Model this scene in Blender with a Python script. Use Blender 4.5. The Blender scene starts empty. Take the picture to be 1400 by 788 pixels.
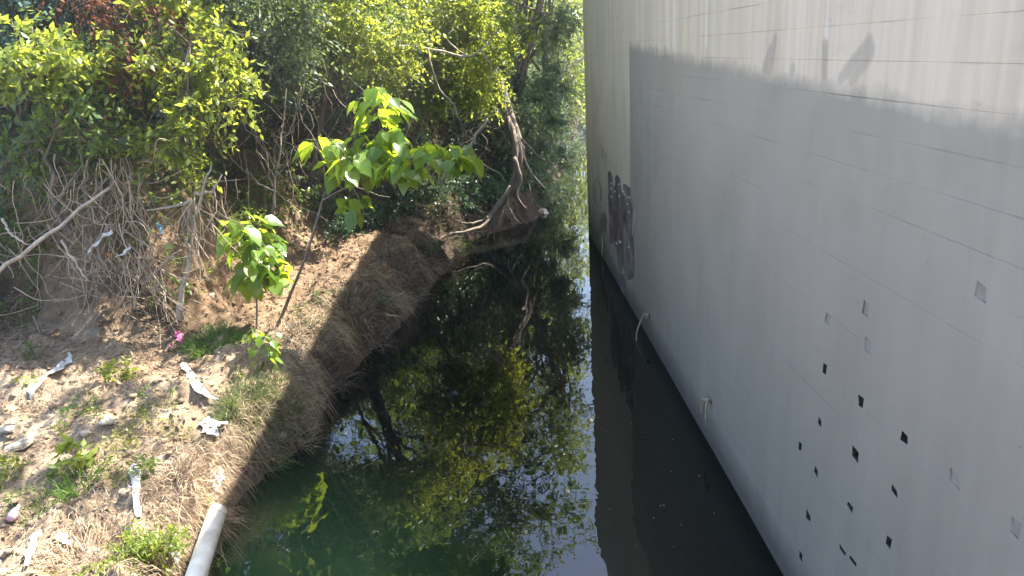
import bpy, bmesh, math, random
import numpy as np
from mathutils import Vector, Matrix

random.seed(7)
RNG = np.random.default_rng(11)
SC = bpy.context.scene
COL = SC.collection

# ------------------------------------------------------------------ camera
F_PX, IW, IH, CAM_H = 1000.0, 1400, 788, 5.0
ROLL, PITCH, YAW = 0.061086523819801536, 0.3123545494920385, -0.005039450759969856

def ray(px, py):
    x0, y0 = px - IW / 2, py - IH / 2
    x = math.cos(ROLL) * x0 - math.sin(ROLL) * y0
    y = math.sin(ROLL) * x0 + math.cos(ROLL) * y0
    fw = math.cos(PITCH) * F_PX - math.sin(PITCH) * y
    up = -math.sin(PITCH) * F_PX - math.cos(PITCH) * y
    return Vector((x * math.cos(YAW) - fw * math.sin(YAW), x * math.sin(YAW) + fw * math.cos(YAW), up))

cd = bpy.data.cameras.new('camera')
cam = bpy.data.objects.new('camera', cd)
COL.objects.link(cam)
fwd = ray(700, 394).normalized()
rgt = (ray(701, 394) - ray(700, 394)).normalized()
upv = rgt.cross(fwd).normalized()
cam.matrix_world = Matrix(((rgt.x, upv.x, -fwd.x, 0), (rgt.y, upv.y, -fwd.y, 0), (rgt.z, upv.z, -fwd.z, CAM_H), (0, 0, 0, 1)))
cd.sensor_width = 36.0
cd.lens = F_PX / IW * 36.0
cd.clip_start = 0.05
cd.clip_end = 2000
SC.camera = cam

# ------------------------------------------------------------------ light
SUN_AZ, SUN_EL = math.radians(58), math.radians(55)
w = bpy.data.worlds.new('World')
SC.world = w
w.use_nodes = True
nt = w.node_tree
sky = nt.nodes.new('ShaderNodeTexSky')
sky.sky_type = 'NISHITA'
sky.sun_disc = False
sky.sun_elevation = SUN_EL
sky.sun_rotation = SUN_AZ
sky.air_density = 1.0
sky.dust_density = 1.5
bg = nt.nodes['Background']
bg.inputs['Strength'].default_value = 0.14
nt.links.new(sky.outputs[0], bg.inputs['Color'])
sd = bpy.data.lights.new('sun', 'SUN')
sd.energy = 5.0
sd.angle = math.radians(0.5)
sd.color = (1.0, 0.93, 0.82)
sun = bpy.data.objects.new('sun', sd)
COL.objects.link(sun)
SUN = Vector((math.sin(SUN_AZ) * math.cos(SUN_EL), math.cos(SUN_AZ) * math.cos(SUN_EL), math.sin(SUN_EL)))
sun.rotation_euler = SUN.to_track_quat('Z', 'Y').to_euler()
sun.location = SUN * 60

SC.view_settings.view_transform = 'Standard'
SC.view_settings.look = 'None'
SC.view_settings.gamma = 1
SC.view_settings.use_curve_mapping = False
SC.view_settings.exposure = 2.5
SC.render.engine = 'CYCLES'
SC.cycles.max_bounces = 6
SC.cycles.diffuse_bounces = 3
SC.cycles.glossy_bounces = 3
SC.cycles.transmission_bounces = 4
SC.cycles.transparent_max_bounces = 6
SC.cycles.volume_bounces = 0
SC.cycles.caustics_reflective = False
SC.cycles.caustics_refractive = False

# ------------------------------------------------------------------ helpers
def tag(o, label=None, cat=None, group=None, kind=None):
    if label: o['label'] = label
    if cat: o['category'] = cat
    if group: o['group'] = group
    if kind: o['kind'] = kind
    return o

def mesh_np(name, verts, faces_list, smooth=False):
    """faces_list: list of int arrays (n,k)"""
    me = bpy.data.meshes.new(name)
    verts = np.ascontiguousarray(verts, dtype=np.float32)
    me.vertices.add(len(verts))
    me.vertices.foreach_set('co', verts.ravel())
    fl = [np.asarray(f, dtype=np.int32) for f in faces_list if len(f)]
    nl = sum(f.size for f in fl)
    npoly = sum(len(f) for f in fl)
    me.loops.add(nl)
    me.polygons.add(npoly)
    me.loops.foreach_set('vertex_index', np.concatenate([f.ravel() for f in fl]))
    starts = []
    s = 0
    for f in fl:
        starts.append(s + np.arange(len(f)) * f.shape[1])
        s += f.size
    me.polygons.foreach_set('loop_start', np.concatenate(starts).astype(np.int32))
    if smooth:
        me.polygons.foreach_set('use_smooth', np.ones(npoly, dtype=bool))
    me.update(calc_edges=True)
    me.validate()
    return me

def link(name, me, mat, parent=None):
    o = bpy.data.objects.new(name, me)
    if mat is not None and me is not None and not me.materials:
        me.materials.append(mat)
    COL.objects.link(o)
    if parent is not None:
        o.parent = parent
    return o

def empty(name, loc, label, cat, group=None):
    o = bpy.data.objects.new(name, None)
    o.empty_display_size = 0.2
    o.location = loc
    COL.objects.link(o)
    return tag(o, label, cat, group)

def child(name, me, mat, parent):
    """mesh given in world coordinates, parented to an Empty at parent.location"""
    o = link(name, me, mat, parent)
    L = parent.location
    p = parent
    o.location = (-L.x, -L.y, -L.z) if parent.parent is None else (0, 0, 0)
    return o

class MB:
    def __init__(self): self.v = []; self.q = []; self.t = []
    def tube(self, pts, r0, r1=None, k=5, cap=True, wob=0.0):
        pts = [Vector(p) for p in pts]
        n = len(pts)
        r1 = r0 if r1 is None else r1
        rs = r0 if isinstance(r0, (list, tuple)) else [r0 + (r1 - r0) * i / max(1, n - 1) for i in range(n)]
        ref = None
        base = len(self.v)
        for i, p in enumerate(pts):
            d = (pts[min(i + 1, n - 1)] - pts[max(i - 1, 0)])
            d = d.normalized() if d.length > 1e-9 else Vector((0, 0, 1))
            if ref is None:
                ref = d.orthogonal().normalized()
            ref = (ref - d * ref.dot(d))
            ref = ref.normalized() if ref.length > 1e-6 else d.orthogonal().normalized()
            b = d.cross(ref)
            for j in range(k):
                a = 2 * math.pi * j / k
                rr = rs[i] * (1 + (random.uniform(-wob, wob) if wob else 0))
                self.v.append(p + ref * (math.cos(a) * rr) + b * (math.sin(a) * rr))
        for i in range(n - 1):
            for j in range(k):
                a = base + i * k + j; b2 = base + i * k + (j + 1) % k
                self.q.append((a, b2, b2 + k, a + k))
        if cap:
            for i, e in ((0, 0), (n - 1, 1)):
                c = len(self.v); self.v.append(pts[i])
                for j in range(k):
                    a = base + i * k + j; b2 = base + i * k + (j + 1) % k
                    self.t.append((a, b2, c) if e else (b2, a, c))
    def mesh(self, name, smooth=True):
        return mesh_np(name, np.array([tuple(p) for p in self.v]), [np.array(self.q).reshape(-1, 4), np.array(self.t).reshape(-1, 3)], smooth)

def bez(pts, n):
    """Catmull-Rom through pts"""
    pts = [Vector(p) for p in pts]
    P = [pts[0] * 2 - pts[1]] + pts + [pts[-1] * 2 - pts[-2]]
    out = []
    segs = len(pts) - 1
    for i in range(n):
        u = i / (n - 1) * segs
        s = min(int(u), segs - 1); t = u - s
        a, b, c, d = P[s:s + 4]
        out.append(0.5 * ((2 * b) + (c - a) * t + (2 * a - 5 * b + 4 * c - d) * t * t + (3 * b - a - 3 * c + d) * t ** 3))
    return out

def jit(pts, s):
    return [Vector(p) + Vector((random.gauss(0, s), random.gauss(0, s), random.gauss(0, s))) for p in pts]

# value noise
_H = RNG.random((256, 256))
def vnoise(x, y):
    x = np.asarray(x, float); y = np.asarray(y, float)
    xi = np.floor(x).astype(int); yi = np.floor(y).astype(int)
    u = x - xi; v = y - yi
    u = u * u * (3 - 2 * u); v = v * v * (3 - 2 * v)
    g = lambda a, b: _H[a & 255, b & 255]
    return (g(xi, yi) * (1 - u) + g(xi + 1, yi) * u) * (1 - v) + (g(xi, yi + 1) * (1 - u) + g(xi + 1, yi + 1) * u) * v
def fbm(x, y, o=4):
    s = 0; a = 0.5
    for i in range(o):
        s = s + a * (vnoise(x * 2 ** i + 17.3 * i, y * 2 ** i + 5.1 * i) - 0.5); a *= 0.55
    return s
def sstep(a, b, x):
    t = np.clip((x - a) / (b - a), 0, 1)
    return t * t * (3 - 2 * t)

# ------------------------------------------------------------------ materials
def mat_new(name):
    m = bpy.data.materials.new(name)
    m.use_nodes = True
    n = m.node_tree
    n.nodes.clear()
    return m, n
def N(n, t, **kw):
    x = n.nodes.new(t)
    for k, v in kw.items():
        setattr(x, k, v)
    return x
def out_surface(n, s):
    o = N(n, 'ShaderNodeOutputMaterial'); n.links.new(s, o.inputs['Surface'])
def mth(n, op, a, b=None, c=None, clamp=False):
    x = N(n, 'ShaderNodeMath', operation=op, use_clamp=clamp)
    for i, v in enumerate((a, b, c)):
        if v is None: continue
        if isinstance(v, (int, float)): x.inputs[i].default_value = v
        else: n.links.new(v, x.inputs[i])
    return x.outputs[0]
def mixc(n, f, a, b, blend='MIX'):
    x = N(n, 'ShaderNodeMix', data_type='RGBA', blend_type=blend)
    for i, v in ((0, f), (6, a), (7, b)):
        if isinstance(v, (int, float)): x.inputs[i].default_value = v
        elif isinstance(v, tuple): x.inputs[i].default_value = (*v, 1)
        else: n.links.new(v, x.inputs[i])
    return x.outputs[2]
def ramp(n, f, stops):
    x = N(n, 'ShaderNodeValToRGB')
    e = x.color_ramp.elements
    while len(e) < len(stops): e.new(0.5)
    for i, (p, c) in enumerate(stops):
        e[i].position = p; e[i].color = (*c, 1) if len(c) == 3 else c
    n.links.new(f, x.inputs[0])
    return x.outputs[0]
def noise(n, vec, scale, detail=4, rough=0.55, dist=0.0):
    x = N(n, 'ShaderNodeTexNoise')
    x.inputs['Scale'].default_value = scale; x.inputs['Detail'].default_value = detail
    x.inputs['Roughness'].default_value = rough; x.inputs['Distortion'].default_value = dist
    n.links.new(vec, x.inputs['Vector'])
    return x.outputs['Fac']
def mapping(n, vec, scale=(1, 1, 1), loc=(0, 0, 0)):
    x = N(n, 'ShaderNodeMapping'); x.inputs['Scale'].default_value = scale; x.inputs['Location'].default_value = loc
    n.links.new(vec, x.inputs['Vector'])
    return x.outputs[0]
def pos(n):
    return N(n, 'ShaderNodeNewGeometry').outputs['Position']
def principled(n, col, rough=0.8, spec=0.3, bump=None, bstr=0.3, bdist=0.02):
    p = N(n, 'ShaderNodeBsdfPrincipled')
    if isinstance(col, tuple): p.inputs['Base Color'].default_value = (*col, 1)
    else: n.links.new(col, p.inputs['Base Color'])
    if isinstance(rough, (int, float)): p.inputs['Roughness'].default_value = rough
    else: n.links.new(rough, p.inputs['Roughness'])
    p.inputs['Specular IOR Level'].default_value = spec
    if bump is not None:
        b = N(n, 'ShaderNodeBump'); b.inputs['Strength'].default_value = bstr; b.inputs['Distance'].default_value = bdist
        n.links.new(bump, b.inputs['Height']); n.links.new(b.outputs[0], p.inputs['Normal'])
    return p

def leaf_mat(name, dark, light, trans, tfac=0.45, rough=0.45, spec=0.35, per='island'):
    m, n = mat_new(name)
    g = N(n, 'ShaderNodeNewGeometry')
    r = g.outputs['Random Per Island'] if per == 'island' else N(n, 'ShaderNodeObjectInfo').outputs['Random']
    big = noise(n, g.outputs['Position'], 1.3, 2)
    f = mth(n, 'ADD', mth(n, 'MULTIPLY', r, 0.65), mth(n, 'MULTIPLY', big, 0.45), clamp=True)
    c = mixc(n, f, dark, light)
    tc = mixc(n, f, tuple(v * 0.75 for v in trans), trans)
    p = principled(n, c, rough, spec)
    t = N(n, 'ShaderNodeBsdfTranslucent'); n.links.new(tc, t.inputs['Color'])
    mx = N(n, 'ShaderNodeMixShader'); mx.inputs[0].default_value = tfac
    n.links.new(p.outputs[0], mx.inputs[1]); n.links.new(t.outputs[0], mx.inputs[2])
    out_surface(n, mx.outputs[0])
    return m

def bark_mat(name, a, b, scale=9.0):
    m, n = mat_new(name)
    v = mapping(n, pos(n), (1, 1, 0.35))
    f = noise(n, v, scale, 6, 0.65, 0.6)
    c = ramp(n, f, [(0.25, a), (0.72, b)])
    p = principled(n, c, 0.9, 0.15, f, 0.6, 0.02)
    out_surface(n, p.outputs[0])
    return m

def flat_mat(name, a, b, scale=12, rough=0.7, spec=0.3, bstr=0.3, transl=0.0):
    m, n = mat_new(name)
    f = noise(n, pos(n), scale, 5, 0.6, 0.3)
    c = ramp(n, f, [(0.3, a), (0.7, b)])
    p = principled(n, c, rough, spec, f, bstr, 0.01)
    if transl:
        t = N(n, 'ShaderNodeBsdfTranslucent'); n.links.new(c, t.inputs['Color'])
        mx = N(n, 'ShaderNodeMixShader'); mx.inputs[0].default_value = transl
        n.links.new(p.outputs[0], mx.inputs[1]); n.links.new(t.outputs[0], mx.inputs[2])
        out_surface(n, mx.outputs[0])
    else:
        out_surface(n, p.outputs[0])
    return m

def island_mat(name, a, b, rough=0.85, transl=0.2):
    m, n = mat_new(name)
    r = N(n, 'ShaderNodeNewGeometry').outputs['Random Per Island']
    c = mixc(n, r, a, b)
    p = principled(n, c, rough, 0.2)
    t = N(n, 'ShaderNodeBsdfTranslucent'); n.links.new(c, t.inputs['Color'])
    mx = N(n, 'ShaderNodeMixShader'); mx.inputs[0].default_value = transl
    n.links.new(p.outputs[0], mx.inputs[1]); n.links.new(t.outputs[0], mx.inputs[2])
    out_surface(n, mx.outputs[0])
    return m

M = {}
def soil_material():
    m, n = mat_new('bank_soil')
    P_ = pos(n)
    f1 = noise(n, P_, 0.9, 6, 0.6, 0.3)
    f2 = noise(n, P_, 7.0, 8, 0.7, 0.2)
    f3 = noise(n, P_, 38.0, 6, 0.7)
    c = ramp(n, f1, [(0.30, (0.095, 0.058, 0.036)), (0.48, (0.19, 0.125, 0.078)), (0.66, (0.30, 0.225, 0.15))])
    c2 = ramp(n, f2, [(0.30, (0.055, 0.036, 0.024)), (0.5, (0.20, 0.135, 0.085)), (0.72, (0.37, 0.29, 0.20))])
    c = mixc(n, 0.55, c, c2)
    # reddish earth on the cut bank beside the sapling, pale sand near the camera, lightened further for sunlight
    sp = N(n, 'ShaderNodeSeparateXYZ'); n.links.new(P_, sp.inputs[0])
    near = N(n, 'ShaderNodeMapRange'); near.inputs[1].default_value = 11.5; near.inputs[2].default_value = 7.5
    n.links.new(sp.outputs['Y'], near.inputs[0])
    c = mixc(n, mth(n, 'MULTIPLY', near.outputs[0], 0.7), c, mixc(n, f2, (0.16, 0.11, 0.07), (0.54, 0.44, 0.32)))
    sp2 = ramp(n, noise(n, P_, 1.9, 5, 0.6, 0.5), [(0.5, (0, 0, 0)), (0.62, (1, 1, 1))])  # blown-out sun patches put into the soil colour as paler spots
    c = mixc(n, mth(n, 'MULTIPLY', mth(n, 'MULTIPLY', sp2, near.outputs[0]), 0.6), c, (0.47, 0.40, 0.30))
    wet = N(n, 'ShaderNodeMapRange'); wet.inputs[1].default_value = 0.95; wet.inputs[2].default_value = 0.02  # damp at the waterline, reaching higher to paint the shaded slope darker
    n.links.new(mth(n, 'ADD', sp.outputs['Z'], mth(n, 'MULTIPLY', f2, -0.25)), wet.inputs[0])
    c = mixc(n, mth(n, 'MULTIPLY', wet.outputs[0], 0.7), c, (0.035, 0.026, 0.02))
    at = N(n, 'ShaderNodeAttribute'); at.attribute_name = 'shade_soil'  # shade on the bank put into the soil colour through a mask
    shade_col = ramp(n, f2, [(0.3, (0.016, 0.012, 0.009)), (0.7, (0.070, 0.050, 0.034))])
    c = mixc(n, mth(n, 'MULTIPLY', at.outputs['Fac'], 0.92), c, shade_col)
    h = mth(n, 'ADD', f2, mth(n, 'MULTIPLY', f3, 0.5))
    p = principled(n, c, 0.95, 0.1, h, 0.9, 0.06)
    out_surface(n, p.outputs[0])
    return m
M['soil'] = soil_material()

def water_material():
    m, n = mat_new('murky_water')
    P_ = pos(n)
    f = noise(n, P_, 0.35, 4, 0.5, 0.4)
    # clear dark pool with the lit green water by the near left bank painted in
    vd = N(n, 'ShaderNodeVectorMath', operation='DISTANCE'); n.links.new(mapping(n, P_, (1, 0.75, 1)), vd.inputs[0]); vd.inputs[1].default_value = (-2.9, 3.6, 0)
    pl = N(n, 'ShaderNodeMapRange'); n.links.new(mth(n, 'ADD', vd.outputs['Value'], mth(n, 'MULTIPLY', f, 1.6)), pl.inputs[0]); pl.inputs[1].default_value = 4.5; pl.inputs[2].default_value = 1.4
    pl.interpolation_type = 'SMOOTHSTEP'
    c = mixc(n, pl.outputs[0], (0.0035, 0.0045, 0.0032), (0.024, 0.052, 0.022))
    rip = noise(n, mapping(n, P_, (1, 0.6, 1)), 2.2, 3, 0.5, 0.3)
    p = principled(n, c, 0.012, 0.5, rip, 0.06, 0.05)
    p.inputs['IOR'].default_value = 1.5
    out_surface(n, p.outputs[0])
    return m
M['water'] = water_material()

M['leaf_big'] = leaf_mat('broad_leaf', (0.035, 0.10, 0.016), (0.17, 0.27, 0.04), (0.52, 0.66, 0.04), 0.55, 0.32, 0.6, 'object')
M['leaf_yellow'] = leaf_mat('yellow_green_leaf', (0.05, 0.095, 0.018), (0.16, 0.21, 0.03), (0.50, 0.56, 0.06), 0.5, 0.42, 0.45)
M['leaf_mid'] = leaf_mat('mid_green_leaf', (0.03, 0.07, 0.018), (0.08, 0.14, 0.03), (0.28, 0.38, 0.05), 0.45, 0.42, 0.45)
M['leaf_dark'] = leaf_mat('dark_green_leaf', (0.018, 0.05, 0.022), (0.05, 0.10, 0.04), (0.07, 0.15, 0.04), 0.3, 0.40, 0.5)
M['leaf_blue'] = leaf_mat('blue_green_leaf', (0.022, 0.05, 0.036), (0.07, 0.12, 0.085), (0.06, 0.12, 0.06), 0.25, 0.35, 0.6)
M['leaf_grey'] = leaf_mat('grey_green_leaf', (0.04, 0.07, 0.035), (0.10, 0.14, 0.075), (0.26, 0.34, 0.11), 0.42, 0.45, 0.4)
M['leaf_rust'] = leaf_mat('dead_rust_leaf', (0.07, 0.03, 0.018), (0.20, 0.085, 0.042), (0.24, 0.09, 0.04), 0.3, 0.7, 0.2)
M['grass'] = leaf_mat('green_grass', (0.045, 0.11, 0.02), (0.14, 0.22, 0.045), (0.22, 0.36, 0.05), 0.35, 0.5, 0.3)
M['grass_dull'] = leaf_mat('dull_grass', (0.05, 0.075, 0.03), (0.16, 0.19, 0.08), (0.20, 0.26, 0.07), 0.35, 0.6, 0.2)
M['straw'] = island_mat('dry_straw', (0.15, 0.10, 0.06), (0.54, 0.43, 0.30))
M['straw_shade'] = island_mat('shaded_dead_grass', (0.035, 0.026, 0.02), (0.30, 0.25, 0.19))  # darker straw copy; the slope's shade is put into its colour
M['litter'] = island_mat('leaf_litter', (0.06, 0.035, 0.02), (0.34, 0.24, 0.15), transl=0.05)
M['bark_grey'] = bark_mat('grey_bark', (0.07, 0.055, 0.045), (0.26, 0.22, 0.18))
M['bark_dark'] = bark_mat('dark_bark', (0.03, 0.024, 0.02), (0.12, 0.095, 0.075))
M['bark_root'] = bark_mat('weathered_root', (0.06, 0.048, 0.04), (0.25, 0.21, 0.17), 14)
M['bark_pale'] = bark_mat('pale_dead_wood', (0.20, 0.16, 0.12), (0.48, 0.42, 0.35))
M['vine'] = island_mat('dry_vine', (0.06, 0.045, 0.033), (0.46, 0.37, 0.28), transl=0.0)
M['stone'] = flat_mat('pale_stone', (0.20, 0.17, 0.13), (0.44, 0.40, 0.33), 14, 0.9, 0.2, 0.7)
M['plastic_white'] = flat_mat('dirty_white_plastic', (0.42, 0.39, 0.34), (0.74, 0.74, 0.73), 11, 0.5, 0.4, 0.2, 0.25)
M['plastic_blue'] = flat_mat('faded_blue_plastic', (0.10, 0.22, 0.34), (0.25, 0.45, 0.58), 12, 0.5, 0.4, 0.2, 0.2)
M['plastic_pink'] = flat_mat('magenta_plastic', (0.42, 0.06, 0.17), (0.55, 0.12, 0.26), 12, 0.5, 0.4, 0.2, 0.2)
M['plastic_pale_pink'] = flat_mat('pale_pink_plastic', (0.62, 0.36, 0.42), (0.78, 0.60, 0.64), 12, 0.5, 0.4, 0.2, 0.2)
M['plastic_lilac'] = flat_mat('lilac_plastic', (0.32, 0.24, 0.48), (0.5, 0.42, 0.66), 12, 0.5, 0.4, 0.2, 0.2)
M['orange'] = flat_mat('faded_orange_plastic', (0.42, 0.17, 0.05), (0.55, 0.28, 0.10), 12, 0.5, 0.4, 0.2, 0.2)
M['pipe'] = flat_mat('white_pipe', (0.44, 0.41, 0.36), (0.74, 0.73, 0.70), 4, 0.6, 0.4, 0.15)
M['tan_rag'] = flat_mat('tan_rag', (0.20, 0.13, 0.07), (0.44, 0.34, 0.23), 16, 0.9, 0.1, 0.3, 0.2)
M['reed'] = flat_mat('dry_reed', (0.22, 0.17, 0.11), (0.42, 0.35, 0.25), 16, 0.9, 0.1, 0.3, 0.1)

# ------------------------------------------------------------------ ground
EDGE = np.array([(-60, -4.2), (-10, -3.6), (3, -3.35), (6.39, -3.3), (7.68, -3.45), (8.3, -3.3), (9.18, -2.88), (10.46, -2.98), (11.98, -2.6), (14.16, -2.06),
                 (17.2, -1.5), (19.67, -1.34), (20.6, -0.5), (21.06, 0.0), (22.26, 1.0), (23.84, 1.37), (32.1, 2.73), (51.2, 5.2), (84, 9.5), (110, 20), (140, 60), (400, 500)])
LIP = np.array([(-60, 0.8), (3, 0.55), (6.4, 0.55), (7.7, 0.7), (9.2, 0.85), (12, 0.85), (14, 0.85), (17, 0.9), (20, 1.0), (22, 0.8), (24, 1.2), (32, 1.4), (400, 1.6)])
FOOT = np.array([(-400, 8.0), (-30, 9.6), (-12, 10.3), (-8.1, 11.0), (-6.2, 10.85), (-5.25, 10.75), (-4.9, 11.8), (-4.75, 14), (-4.5, 16.6), (-2.9, 19.4), (-1.0, 21.7), (0.25, 23.4), (0.9, 26), (1.7, 30), (4.2, 50), (8.6, 84), (16, 115), (55, 150), (480, 480)])

def foot_sd(x, y):
    x = np.asarray(x, float); y = np.asarray(y, float)
    best = np.full(x.shape, 1e9); sg = np.zeros(x.shape)
    for (ax, ay), (bx, by) in zip(FOOT[:-1], FOOT[1:]):
        dx, dy = bx - ax, by - ay
        L2 = dx * dx + dy * dy
        t = np.clip(((x - ax) * dx + (y - ay) * dy) / L2, 0, 1)
        qx = x - (ax + t * dx); qy = y - (ay + t * dy)
        d = np.hypot(qx, qy)
        c = dx * qy - dy * qx
        m = d < best - 1e-9
        best = np.where(m, d, best); sg = np.where(m, np.sign(c), sg)
    return best * sg

def hgt(x, y):
    x = np.asarray(x, float); y = np.asarray(y, float)
    wob = 0.26 * fbm(y * 1.4, y * 0 + 3.3, 4) + 0.16 * fbm(y * 5.5, x * 1.5 + 8.3, 3)
    d = np.interp(y, EDGE[:, 0], EDGE[:, 1]) + wob - x
    lip = np.interp(y, LIP[:, 0], LIP[:, 1])
    face = np.interp(y, [0, 9, 12, 17, 20], [0.35, 0.32, 0.5, 0.8, 0.7]) * (1 + 0.9 * fbm(x * 2 + 5, y * 2, 3))
    z = -1.2 + 1.15 * sstep(-2.2, -0.05, d) + 0.05 * sstep(-0.05, 0.0, d)
    z = z + lip * sstep(0.0, 1.0, d / face) + 0.10 * np.clip(d - 0.4, 0, 9) * sstep(0.2, 1.0, d)
    s = foot_sd(x, y) + 0.9 * fbm(x * 0.9, y * 0.9, 4)
    up = np.interp(y, [0, 12, 18, 24, 40], [3.1, 3.1, 2.8, 2.4, 2.0])
    z = z + up * sstep(-0.25, 1.75, s) + 0.25 * np.clip(s - 1.6, 0, 8)
    land = sstep(-0.05, 0.25, d)
    z = z + land * (0.45 * fbm(x * 0.8, y * 0.8, 5) + 0.32 * fbm(x * 3.1 + 9, y * 3.1, 4) + 0.15 * fbm(x * 9, y * 9, 3))
    z = z + sstep(0.03, 0.2, d) * (1 - sstep(1.0, 2.0, d)) * (0.42 * fbm(x * 2.6 + 31, y * 2.6, 4) + 0.16 * np.abs(fbm(x * 7 + 3, y * 7, 3)))
    # right bank, behind the pier
    xr = np.interp(y, [-60, 20, 30, 60, 90, 120, 160], [7.2, 7.2, 9.0, 13.5, 20, 38, 90])
    dr = x - xr + 0.5 * fbm(y * 0.7, y * 0 + 8.1, 3)
    z = z + 1.15 * sstep(-1.5, 0, dr) + 1.6 * sstep(0, 1.6, dr) + sstep(0, 1, dr) * (0.4 * fbm(x * 0.6, y * 0.6, 4)) + 0.12 * np.clip(dr - 1.5, 0, 12)
    return z
def hz(x, y):
    return float(hgt(np.array([x]), np.array([y]))[0])

def spaced(segs):
    out = [segs[0][0]]
    for a, b, st in segs:
        n = max(1, int(round((b - a) / st)))
        out += [a + (b - a) * (i + 1) / n for i in range(n)]
    return np.array(out)
gx = spaced([(-400, -60, 40), (-60, -14, 2.5), (-14, -9, 0.25), (-9, 1.6, 0.06), (1.6, 4, 0.3), (4, 30, 1.0), (30, 90, 6), (90, 400, 40)])
gy = spaced([(-300, -30, 30), (-30, 3, 1.5), (3, 4.5, 0.15), (4.5, 15, 0.06), (15, 26, 0.09), (26, 60, 0.6), (60, 140, 3), (140, 500, 40)])
GX, GY = np.meshgrid(gx, gy)
GZ = hgt(GX.ravel(), GY.ravel())
V = np.column_stack([GX.ravel(), GY.ravel(), GZ])
nx, ny = len(gx), len(gy)
ii, jj = np.meshgrid(np.arange(nx - 1), np.arange(ny - 1))
a0 = (jj * nx + ii).ravel()
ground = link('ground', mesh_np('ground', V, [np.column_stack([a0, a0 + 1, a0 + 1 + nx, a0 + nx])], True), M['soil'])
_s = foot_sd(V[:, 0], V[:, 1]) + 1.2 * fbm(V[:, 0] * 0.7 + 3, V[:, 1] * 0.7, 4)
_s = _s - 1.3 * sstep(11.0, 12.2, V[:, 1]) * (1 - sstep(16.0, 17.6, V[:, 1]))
_a = ground.data.attributes.new('shade_soil', 'FLOAT', 'POINT')
_a.data.foreach_set('value', np.maximum(sstep(-0.35, 0.45, _s), 0.9 * sstep(16.5, 18.5, V[:, 1] + 1.5 * fbm(V[:, 0], V[:, 1], 3)) * (V[:, 0] < 8)).astype(np.float32))  # painted shade mask: hollow, steep bank and far bank
tag(ground, kind='structure')

wm = mesh_np('river_water', np.array([(-60, -60, 0), (500, -60, 0), (500, 500, 0), (-60, 500, 0)]), [np.array([(0, 1, 2, 3)])])
water = tag(link('river_water', wm, M['water']), kind='structure')

def P(px, py, Y):
    d = ray(px, py); t = Y / d.y
    return Vector((d.x * t, Y, CAM_H + d.z * t))
def WX(px, py):
    """point on the pier face (y, z)"""
    d = ray(px, py)
    t = WALL_A / (d.x + WALL_B * d.y)
    return d.y * t, CAM_H + d.z * t
WALL_A, WALL_B = 2.55, 0.009          # pier face: x = A - B*y
def G(px, py):
    """where the line of sight meets the ground"""
    d = ray(px, py).normalized()
    ts = np.arange(3.0, 60.0, 0.03)
    z = CAM_H + d.z * ts
    h = hgt(d.x * ts, d.y * ts)
    h = np.maximum(h, 0)
    k = np.argmax(z < h)
    t = ts[k]
    return Vector((d.x * t, d.y * t, float(h[k])))
def onw(y, z, off=0.0):
    return Vector((WALL_A - WALL_B * y - off, y, z))

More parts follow.
